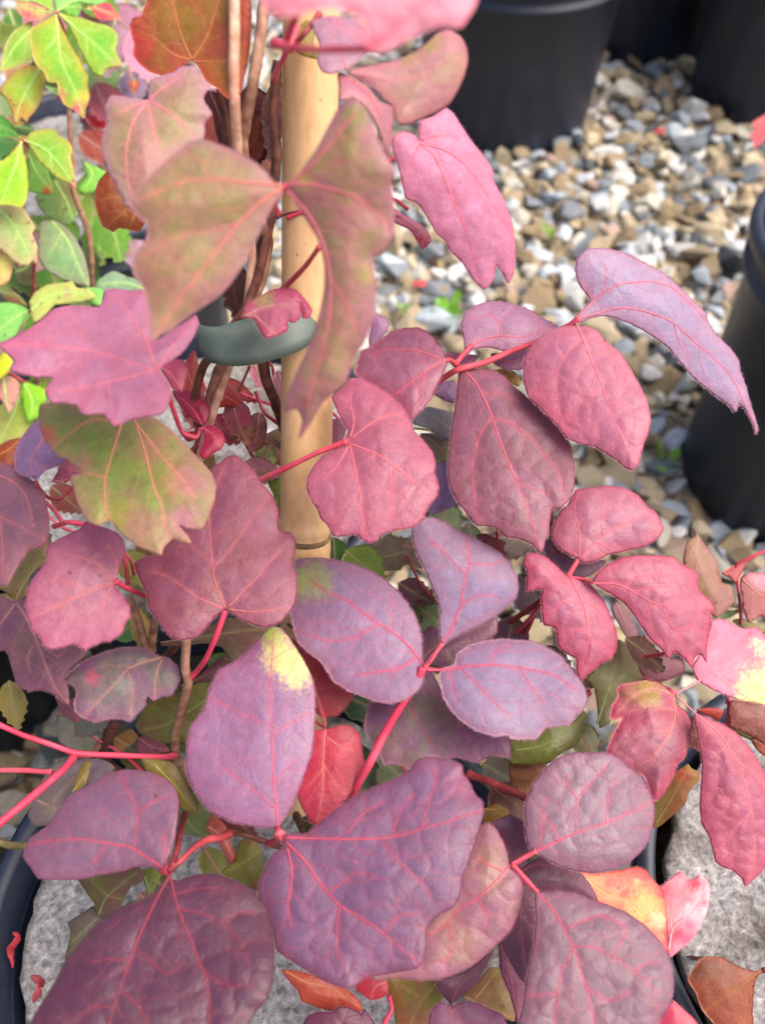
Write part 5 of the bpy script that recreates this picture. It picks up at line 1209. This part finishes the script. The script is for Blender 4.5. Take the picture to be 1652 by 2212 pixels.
twr = np.random.default_rng(31)
for i, (x0, y0, x1, y1) in enumerate([(430, 800, 500, 960), (540, 790, 470, 940), (520, 850, 600, 880), (480, 900, 560, 1010), (560, 760, 590, 850), (230, 1150, 290, 1240), (90, 1100, 190, 1160), (420, 1470, 480, 1560), (200, 1590, 330, 1690), (860, 1640, 930, 1760), (1090, 1560, 1180, 1640), (1270, 1380, 1330, 1500), (1000, 1180, 1100, 1280), (880, 1200, 960, 1320)]):
    mx_, my_ = (x0 + x1) / 2 + twr.normal(0, 12), (y0 + y1) / 2 + twr.normal(0, 12)
    stalk(vine, [(x0, y0, .345), (mx_, my_, .35), (x1, y1, .358)], 7, 9, [M_RED, M_MAROON, M_PINK][i % 3])
for i, (x, y, an, ln, wd, hc) in enumerate([(500, 860, 70, 110, 60, 'c04a5c'), (560, 890, 100, 90, 50, 'a86a60'), (450, 900, 40, 90, 60, 'b83a48'), (585, 960, 110, 90, 50, '8a9a48'), (520, 1010, 10, 90, 60, 'b87080'), (440, 960, 100, 80, 50, '8a7a40'), (600, 800, 80, 80, 40, 'd080a0'), (440, 1830, 60, 100, 60, '8a8a40'), (300, 1930, 40, 100, 60, '7a5a44'), (560, 1890, 60, 80, 50, 'b05a48')]):
    gleaf(vine, x, y, an, ln, wd, .338 + .004 * (i % 4), seed=i + 170, base=hc, vein='d08a80', b=-.06, a=.05 * ((i % 5) - 2), dome=4, mott=('7a8a40', .1, .5))

# ------------------------------------------------------------------ lime green vine, upper left
GZ = .47
def G(o, v, z, base, **kw):
    kw.setdefault('fuzz', False); kw.setdefault('step', 5.5); kw.setdefault('mat', M_GREEN); kw.setdefault('vein', 'b4d878'); kw.setdefault('quilt', .5); kw.setdefault('k', .84)
    return leaf(lime, o, v, z=z, base=base, **kw)

G(t(0, 0, '360,95 300,130 215,170 190,220 205,300 215,360 235,420 290,470 310,530 370,540 380,600 420,680 480,710 545,768 560,700 587,620 570,560 577,490 545,430 515,370 465,300 425,220 388,150'),
  [t(0, 0, '365,90 380,250 400,400 470,550 540,740'), t(0, 0, '378,230 300,330'), t(0, 0, '390,330 460,400')], .44, '74c040', edge='c9a258', mott=('c2d84a', .2, .8), patches=[(178, 215, 26, 'd8ce60', .8), (170, 238, 22, 'd05c74', .9), (135, 205, 16, 'cf7a6a', .7)])
G(t(0, 0, '380,85 450,100 530,115 620,145 700,165 760,215 767,270 750,320 775,380 797,427 740,440 682,455 667,497 620,485 570,430 530,350 490,260 450,180'), [t(0, 0, '385,90 500,190 620,290 740,410'), t(0, 0, '520,205 640,190'), t(0, 0, '560,240 570,370')], .45, '70bf44', mott=('9ed24a', .2, .6), edge='b4b65a', patches=[(250, 140, 18, 'c8a070', .7)])
G(t(0, 0, '215,140 150,160 90,200 50,260 25,330 10,420 0,457 60,450 140,420 212,385 216,300 197,240'), [t(0, 0, '350,95 200,200 100,300 20,430')], .455, '78be40', edge='c0b46a')
G(t(0, 0, '345,75 290,40 200,10 110,5 103,50 140,100 200,135 260,128 320,98'), [t(0, 0, '350,80 240,70 120,40')], .452, 'c3cf6a', edge='d07a80', patches=[(62, 30, 24, 'd4687c', .8)])
G(t(0, 0, '352,72 345,30 340,-40 180,-60 100,-20 120,5 220,8 290,38'), None, .458, 'a2cc58')
G(t(0, 0, '362,72 352,0 380,-60 700,-60 692,10 620,35 520,20 440,30 390,62'), [t(0, 0, '365,75 500,0 680,-30')], .448, '98d078')
G(t(0, 0, '390,62 440,30 520,22 530,60 500,110 430,100'), None, .47, '7cc050')
G(t(0, 0, '270,435 302,490 290,560 265,660 225,730 190,765 175,802 145,770 95,812 80,740 40,640 -5,600 10,560 50,500 110,455 180,425'), [t(0, 0, '262,440 190,560 130,680 100,790'), t(0, 0, '190,560 100,560'), t(0, 0, '170,600 220,690')], .452, '9ccc48', edge='cf8060', mott=('a6d040', .2, .6), patches=[(45, 240, 30, 'd09050', .7), (30, 262, 14, 'd86868', .8)])
G(t(0, 0, '165,900 200,860 260,840 350,835 390,880 450,920 472,970 460,1010 475,1090 490,1150 492,1222 440,1190 360,1150 300,1090 240,1030 195,960'), [t(0, 0, '150,905 280,960 380,1060 480,1200'), t(0, 0, '300,975 400,930'), t(0, 0, '330,1010 340,1110')], .445, '80cc48', edge='cfb868', mott=('98d04c', .2, .6), patches=[(158, 398, 16, 'd8587c', .9)])
G(t(0, 0, '135,930 90,980 30,1030 -40,1070 -40,1320 60,1326 140,1342 176,1290 186,1200 180,1110 166,1020 150,960'), [t(0, 0, '142,915 110,1050 60,1180 20,1300'), t(0, 0, '110,1060 150,1150')], .443, '92d640', edge='cfd05a')
G(t(0, 0, '132,892 100,830 50,770 -40,735 -40,890 50,882'), [t(0, 0, '140,900 60,840 -30,800')], .46, '68c050')
G(t(0, 0, '-40,890 60,890 120,920 60,990 -40,1040'), None, .475, '74b468')
G(t(0, 0, '-40,1330 80,1330 150,1345 200,1420 232,1480 212,1512 247,1600 236,1660 180,1720 100,1700 -40,1560'), [t(0, 0, '-20,1340 80,1450 190,1650'), t(0, 0, '90,1460 210,1480')], .452, '9cc070', edge='d8b490', mott=('c8b090', .15, .6))
G(t(0, 1, '-30,-40 60,-20 92,40 80,110 60,170 10,200 -30,200'), None, .455, 'd6d878', edge='d89a80')
G(t(0, 0, '265,1442 350,1425 430,1470 500,1560 545,1652') + t(0, 1, '572,100 585,185 578,212 500,190 380,150 290,90 245,0'), [t(0, 0, '340,1435 440,1560') + t(0, 1, '500,50 570,190'), t(0, 0, '400,1510 330,1640')], .465, '7fae74', edge='a08a84', mott=('98a078', .2, .7))
G(t(0, 0, '160,960 260,980 310,1090 350,1250 270,1260 180,1230 190,1100'), [t(0, 0, '180,990 250,1130 340,1240')], .475, '86b858', patches=[(105, 412, 20, 'c04030', .9)])
G(t(0, 0, '350,1160 460,1200 500,1240 540,1260 500,1400 440,1460 330,1420 250,1340 230,1270 300,1240'), [t(0, 0, '360,1180 430,1300 480,1430')], .49, '86a868', mott=('8a6a50', .1, .7))
G(t(0, 0, '540,1050 620,1080 690,1120 640,1180 610,1240 540,1260 500,1220 560,1150'), [t(0, 0, '550,1060 600,1130 540,1240')], .49, '8cd05c')
G(t(0, 0, '100,820 200,810 230,850 180,880 130,870'), None, .49, '5c7a54')
G(t(0, 0, '560,60 660,50 600,30'), None, .5, 'e03040', mat=M_LEAF)
G(t(0, 0, '-20,130 60,160 120,170 50,230 20,300 -20,330'), None, .49, '6a7a34')
G(t(0, 0, '300,560 420,590 420,640 360,610'), None, .48, '9ccc80')
# second tier, rows 1
G(t(0, 1, '200,355 190,300 230,240 300,195 400,180 470,170 500,210 560,220 630,270 560,300 460,315 350,330 300,390 250,430 215,440'), [t(0, 1, '200,360 320,270 450,240 620,275'), t(0, 1, '330,270 380,310')], .452, 'b8d068', edge='c4b878', mott=('a8d060', .2, .6), patches=[(145, 635, 16, 'c08a80', .7)])
G(t(0, 1, '190,360 140,325 60,308 -40,320 -40,570 60,545 110,510 140,450 180,390'), [t(0, 1, '190,362 80,420 -20,500')], .458, '8ed470', mott=('9cdc78', .1, .6))
G(t(0, 1, '620,215 640,160 700,120 740,105 830,140 920,165 960,230 900,250 680,260'), [t(0, 1, '940,220 800,180 660,190')], .478, '8fae90')
G(t(0, 1, '560,215 640,215 670,240 660,330 600,320'), None, .475, '86d470')
G(t(0, 1, '-30,700 30,630 90,690 60,760 10,800 -30,850'), None, .455, 'c8e830', edge='d0c050')
G(t(0, 1, '20,780 100,800 130,850 110,950 60,1030 20,960 -30,900 -30,800'), None, .46, 'c07a80', edge='c08a7c', mott=('a08a6c', .1, .7), mat=M_LEAF)
G(t(0, 1, '150,830 290,870 300,940 260,980 240,1060 180,1080 150,980'), [t(0, 1, '160,840 210,950 200,1070')], .47, '8ed038')
G(t(0, 1, '80,930 140,880 160,1000 200,1090 150,1190 60,1210 -30,1240 -30,1000'), [t(0, 1, '130,910 80,1050 0,1200')], .475, 'b4cc58', mott=('b8b070', .2, .7))
G(t(0, 1, '0,240 90,230 180,330 120,320 40,300'), None, .48, 'a07050', mat=M_LEAF)
G(t(0, 1, '100,110 220,20 230,140 200,220 120,190'), None, .485, '6c7c44', mott=('7a5a58', .2, .7))
G(t(0, 1, '170,-40 240,-20 235,55 190,20'), None, .462, 'd88a90', mat=M_LEAF)
G(t(0, 1, '250,330 340,300 350,340 240,420 190,500 140,480'), None, .48, '6ca43c')
# mauve and red leaves at the back of that vine
back = [(250, 40, 100, 130, 90, 'b08aa0', .52), (235, 10, 60, 120, 100, 'a8788e', .53), (200, 15, 20, 60, 40, 'e04858', .5), (205, 180, 60, 110, 70, 'b06070', .54), (190, 240, 20, 70, 60, 'e03a44', .55), (170, 290, 30, 110, 70, 'b05848', .53), (215, 350, 60, 130, 70, 'a86a78', .54),
        (280, 150, 80, 90, 60, '8a7a94', .55), (290, 170, 90, 30, 25, 'e04850', .53), (215, 200, 110, 90, 60, '7a5a78', .56), (180, 420, 40, 120, 80, '7c9a64', .55), (205, 510, 20, 110, 60, 'a88a98', .53), (60, 470, 50, 130, 90, '5c7a3c', .53), (150, 530, 60, 120, 80, '5a8a4c', .54), (10, 560, 30, 130, 90, '5a7a3c', .53),
        (90, 690, 60, 120, 80, '5c7c34', .54), (30, 640, 70, 120, 80, '4c8a3c', .55), (160, 720, 30, 130, 80, '7a9a5c', .54), (240, 590, 80, 110, 80, '4c7a44', .55), (120, 180, 60, 60, 30, '8a5a70', .55), (10, 130, 40, 90, 60, 'c89a70', .5), (15, 250, 70, 100, 60, 'b8a050', .51), (5, 320, 40, 110, 70, '5c9a3c', .53), (110, 350, 60, 100, 60, '4c7a38', .54),
        (20, 20, 70, 120, 70, '4c7a2c', .53), (60, 140, 20, 110, 60, '6a8a3c', .54), (250, 660, 40, 110, 70, '6aa05c', .55), (30, 840, 20, 130, 80, '7aa040', .52), (60, 900, 60, 110, 80, '8ab050', .52), (290, 60, 70, 130, 80, 'b87a94', .5), (330, 500, 60, 110, 70, 'a890a8', .55), (260, 540, 10, 90, 60, 'b8a0b4', .56)]
brg = np.random.default_rng(5)
for q in range(34):
    x, y = brg.uniform(-20, 250), brg.uniform(-20, 960)
    if x > 120 and 160 < y < 330: continue
    back.append((x, y, brg.uniform(20, 130), brg.uniform(90, 140), brg.uniform(60, 95), ['8cc044', '7cb44c', 'a4c860', '6a9a3c', '94b878', 'b87a84', 'b4c850'][q % 7], brg.uniform(.5, .57)))
for i, (x, y, an, ln, wd, hc, z) in enumerate(back):
    g = gleaf(lime, x, y, an, ln, wd, z, seed=i + 60, base=hc, vein='d0a090' if i % 2 else 'b8c080', b=-.1, a=.05 * ((i % 5) - 2), dome=4, k=.8, mat=M_GREEN if int(hc[2:4], 16) > int(hc[0:2], 16) else M_LEAF)
stem([(130, 100, .46), (150, 225, .47), (152, 290, .468), (158, 350, .466), (157, 405, .462), (178, 465, .47), (192, 500, .475), (197, 550, .48), (200, 610, .49), (210, 720, .52), (230, 800, .56)], 11, 13, M_BARK, lime)
stem([(60, 300, .47), (48, 420, .475), (75, 620, .49), (66, 740, .5), (90, 860, .53)], 9, 11, M_BARK, lime)
stalk(lime, [(122, 28, .44), (140, 70, .46), (150, 200, .47)], 7, 8, M_RED)
stalk(lime, [(49, 302, .443), (70, 322, .455), (150, 330, .467)], 8, 7, M_RED)
stalk(lime, [(150, 225, .47), (180, 250, .48), (215, 300, .5)], 7, 6, M_RED)
stalk(lime, [(64, 673, .453), (80, 672, .462), (130, 690, .49)], 7, 7, M_MAROON)
stalk(lime, [(75, 560, .47), (72, 620, .475), (70, 640, .48)], 9, 9, M_MAROON)
stalk(lime, [(20, 805, .462), (70, 835, .48), (130, 850, .5)], 9, 9, M_RED)

# ------------------------------------------------------------------ brownish red vine, right
def Rr(o, v, z, base, **kw):
    kw.setdefault('vein', 'c89a70'); kw.setdefault('fuzz', False); kw.setdefault('step', 5.5)
    return leaf(rosy, o, v, z=z, base=base, **kw)

Rr(t(2, 2, '1120,340 1145,200 1202,165 1195,122 1222,170 1290,260 1342,340 1372,470 1432,490 1447,600 1330,700 1250,620 1180,500'), [t(2, 2, '1250,640 1180,400 1200,250 1210,170'), t(2, 2, '1190,380 1280,330')], .352, 'a87468', mott=('9a8058', .2, .8), dome=5)
Rr(t(2, 2, '1490,440 1540,405 1652,408 1760,420 1760,720 1620,690 1540,732 1502,600'), [t(2, 2, '1500,450 1600,540 1740,640')], .362, 'b8706c', mott=('d898a8', .1, .7), vein='d88a80', patches=[(1640, 1250, 30, 'dca0b0', .8)])
Rr(t(2, 2, '1305,705 1340,652 1440,650 1512,644 1440,690 1380,712'), None, .37, 'b0c890', mat=M_GREEN)
Rr(t(2, 2, '1440,720 1500,700 1640,770 1700,800 1620,800 1520,780'), None, .375, '8aa850', mat=M_GREEN)
Rr(t(2, 2, '1420,1240 1560,1250 1720,1280 1740,1560 1580,1480 1500,1440 1420,1400'), [t(2, 2, '1720,1300 1600,1380 1500,1430')], .355, '8a4038', vein='a86050', mott=('7a5038', .1, .6))
Rr(t(2, 2, '1205,1295 1300,1280 1380,1300 1350,1365 1300,1345'), None, .372, 'd84438', vein='e87060')
Rr(t(2, 2, '1420,1380 1470,1355 1540,1400 1575,1490 1500,1470 1430,1440'), None, .365, '8a9a44', mat=M_GREEN)
Rr(t(2, 2, '1560,1490 1652,1440 1740,1450 1740,1640 1620,1580'), None, .362, 'c0684c', vein='d89070')
Rr(t(2, 2, '830,980 960,940 1120,980 1130,1050 1000,1110 870,1110'), [t(2, 2, '840,1000 980,1030 1110,1030')], .385, '8a4a5a', vein='a86070')
Rr(t(2, 2, '790,900 870,830 940,860 900,930 820,950'), None, .39, 'a06058', vein='c88070')
Rr(t(2, 2, '680,600 760,660 830,800 780,860 700,740 650,640'), None, .385, 'b07888', vein='d09090')
stalk(rosy, [(1680, 1180, .35), (1628, 1200, .352), (1592, 1218, .355), (1590, 1240, .357), (1597, 1300, .365), (1599, 1350, .375), (1570, 1520, .39)], 9, 9, M_RED)
Rr(t(2, 2, '1370,412 1440,370 1520,310 1580,285 1600,300 1530,350 1490,430 1460,470 1420,440'), None, .354, 'c05a5c', vein='d87068')
stalk(rosy, [(1391, 1375, .375), (1405, 1420, .38), (1426, 1475, .385), (1440, 1540, .395)], 9, 9, M_MAROON)
stalk(rosy, [(1375, 1420, .372), (1410, 1415, .368), (1455, 1410, .36)], 12, 11, M_RED)
stalk(rosy, [(1575, 1510, .36), (1570, 1560, .365), (1560, 1610, .37)], 10, 10, M_RED)
Rr(t(2, 3, '1640,1330 1590,1337 1500,1312 1380,1250 1280,1240 1220,1260 1190,1312 1148,1392 1200,1480 1240,1590 1300,1660 1400,1760 1570,1760 1570,1600 1582,1440 1602,1370'), [t(2, 3, '1620,1335 1500,1420 1380,1510 1250,1600'), t(2, 3, '1500,1420 1520,1560 1480,1740'), t(2, 3, '1440,1460 1320,1380')], .325, '9c4c30', mott=('7a4428', .2, .8), vein='b8702c', dome=4, label='orange-brown leaf over the lower right disc')
stalk(rosy, [(1648, 2096, .325), (1680, 2080, .33), (1720, 2060, .345)], 11, 12, M_MAROON)

# ------------------------------------------------------------------ small things
shrub = empty('potted_shrub', (POTS['p3'][0], POTS['p3'][1], .165))
tag(shrub, 'red serrated leaf of a shrub poking in at the upper right edge', 'shrub')
leaf(shrub, t(2, 0, '1760,700 1652,742 1590,780 1563,800 1592,830 1543,880 1572,902 1580,962 1652,905 1720,960 1780,900'), [t(2, 0, '1760,820 1660,830 1570,880'), t(2, 0, '1740,810 1640,790 1580,800')], z=.9, base='e04658', vein='f07880', fuzz=False, dome=3)
_p = crom(np.array([np.array([POTS['p3'][0], POTS['p3'][1], .165]), np.array([POTS['p3'][0] + .005, POTS['p3'][1] - .05, .30]), P(1800, 240, .92), P(1690, 275, .9)]) - off(shrub), .006, False, True)
_a, _b = tube_geo(_p, np.linspace(.003, .0012, len(_p)), 8)
new_obj('stem', mesh('stem', _a, _b), shrub, M_BARK)
M_WEED = leaf_material('weed_leaf', .5, .05, .3)


def weed(px, py, label, n=9, s=1.0, seed=0):
    g = on_level(px, py, .012)
    rg = np.random.default_rng(seed)
    root = empty('weed_sprout', tuple(g)); tag(root, label, 'weed', 'weeds in the gravel')
    for i in range(n):
        a_ = rg.uniform(0, 6.28); l_ = .011 * s * rg.uniform(.6, 1.2); el = rg.uniform(.3, 1.2)
        d_ = np.array([math.cos(a_) * math.cos(el), math.sin(a_) * math.cos(el), math.sin(el)])
        side = np.cross(d_, [0, 0, 1]); side /= np.linalg.norm(side); b0 = d_ * .012 * s * rg.random()
        V = [b0, b0 + d_ * l_ * .4 + side * l_ * .28, b0 + d_ * l_ * .75 + side * l_ * .24, b0 + d_ * l_, b0 + d_ * l_ * .75 - side * l_ * .24, b0 + d_ * l_ * .4 - side * l_ * .28, b0 + d_ * l_ * .5 - [0, 0, l_ * .12]]
        me = mesh('leaf', V, [(0, 1, 6), (1, 2, 6), (2, 3, 6), (3, 4, 6), (4, 5, 6), (5, 0, 6)])
        paint(me, np.tile(lin('8ac840', .7), (7, 1)))
        new_obj('leaf', me, root, M_WEED)
    a1, b1 = tube_geo(np.array([[0, 0, -.01], [.001, 0, 0], [.001, .001, .012 * s]]), .0006, 5)
    new_obj('stem', mesh('stem', a1, b1), root, M_WEED)
    paint(root.children[-1].data, np.tile(lin('7cae44', .7), (len(a1), 1)))


weed(966, 690, 'light green weed sprout in gravel above the central purple leaves', 16, 1.5, 1)
weed(880, 675, 'tiny green weed near the stake, left of the taller sprout', 5, .8, 2)
weed(1185, 515, 'tiny green weed in gravel beside the hanging pink leaf', 5, .9, 3)
weed(1480, 100, 'green weed between the black pots at top', 14, 2.4, 4)
weed(1435, 1000, 'thin green weed beside the black pot at the right edge', 7, 1.2, 5)
weed(850, 545, 'tiny green weed in gravel close behind the olive leaf', 5, .8, 6)

M_BIT = leaf_material('dry_red_bit', .6, .1, .1)
def scrap(px, py, h, label, pts, hexc, seed):
    g = on_level(px, py, h)
    root = empty('fallen_scrap', tuple(g)); tag(root, label, 'leaf scrap', 'red scraps fallen on the discs')
    s_ = .00017
    p = crom(np.array([(a_ * s_, -b_ * s_, 0) for (a_, b_) in pts]), .0012, False)
    rg = np.random.default_rng(seed); V = []; Fc = []
    d_ = np.gradient(p, axis=0); d_ /= np.linalg.norm(d_, axis=1)[:, None]
    for i, q in enumerate(p):
        sd_ = np.array([-d_[i][1], d_[i][0], 0]); w_ = .0016 * math.sin(math.pi * (i + .6) / (len(p) + .2)) * rg.uniform(.7, 1.2)
        h_ = .0012 + .0008 * math.sin(i * .9 + seed)
        V += [q + sd_ * w_ + [0, 0, h_ + .0007], q + [0, 0, h_], q - sd_ * w_ + [0, 0, h_ + .0005]]
        if i:
            n0 = 3 * i
            Fc += [(n0 - 3, n0 - 2, n0 + 1, n0), (n0 - 2, n0 - 1, n0 + 2, n0 + 1)]
    me = mesh('scrap', V, Fc); paint(me, np.tile(lin(hexc, .7), (len(V), 1)))
    new_obj('scrap', me, root, M_BIT)

H0 = .2415
scrap(28, 2050, H0, 'curled red scrap at the left edge of the grey disc', [(-4, -30), (10, -25), (0, 0), (10, 30), (12, 40)], 'b03038', 1)
scrap(88, 2120, H0, 'thin dark red scrap beside the big maroon leaf', [(-20, -8), (0, 0), (14, 14)], '8a2c30', 2)
scrap(82, 2145, H0, 'small crimson scrap nearest the lower left leaf edge', [(0, -16), (2, 0), (0, 22)], 'a84048', 3)
scrap(1520, 2080, .2395, 'dark brown scrap on the lower right disc', [(-40, -12), (0, 0), (40, 16), (60, 10)], '3a2420', 4)
# red flecks on the gravel
for (px, py, lb) in ((905, 615, 'tiny red leaf fleck on gravel left of the hanging pink leaf'), (1422, 285, 'reddish leaf fleck on gravel between the top pots')):
    g = on_level(px, py, .02)
    root = empty('leaf_fleck', tuple(g)); tag(root, lb, 'leaf scrap', 'red flecks on the gravel')
    V = [(-.006, -.003, 0), (0, -.006, .002), (.007, -.002, 0), (.008, .004, .003), (0, .006, .001), (-.007, .003, .002), (0, 0, .004)]
    me = mesh('blade', V, [(0, 1, 6), (1, 2, 6), (2, 3, 6), (3, 4, 6), (4, 5, 6), (5, 0, 6)]); paint(me, np.tile(lin('c8484c', .7), (7, 1)))
    new_obj('blade', me, root, M_BIT)
print('leaves', leaf_count[0], 'objects', len(bpy.data.objects))
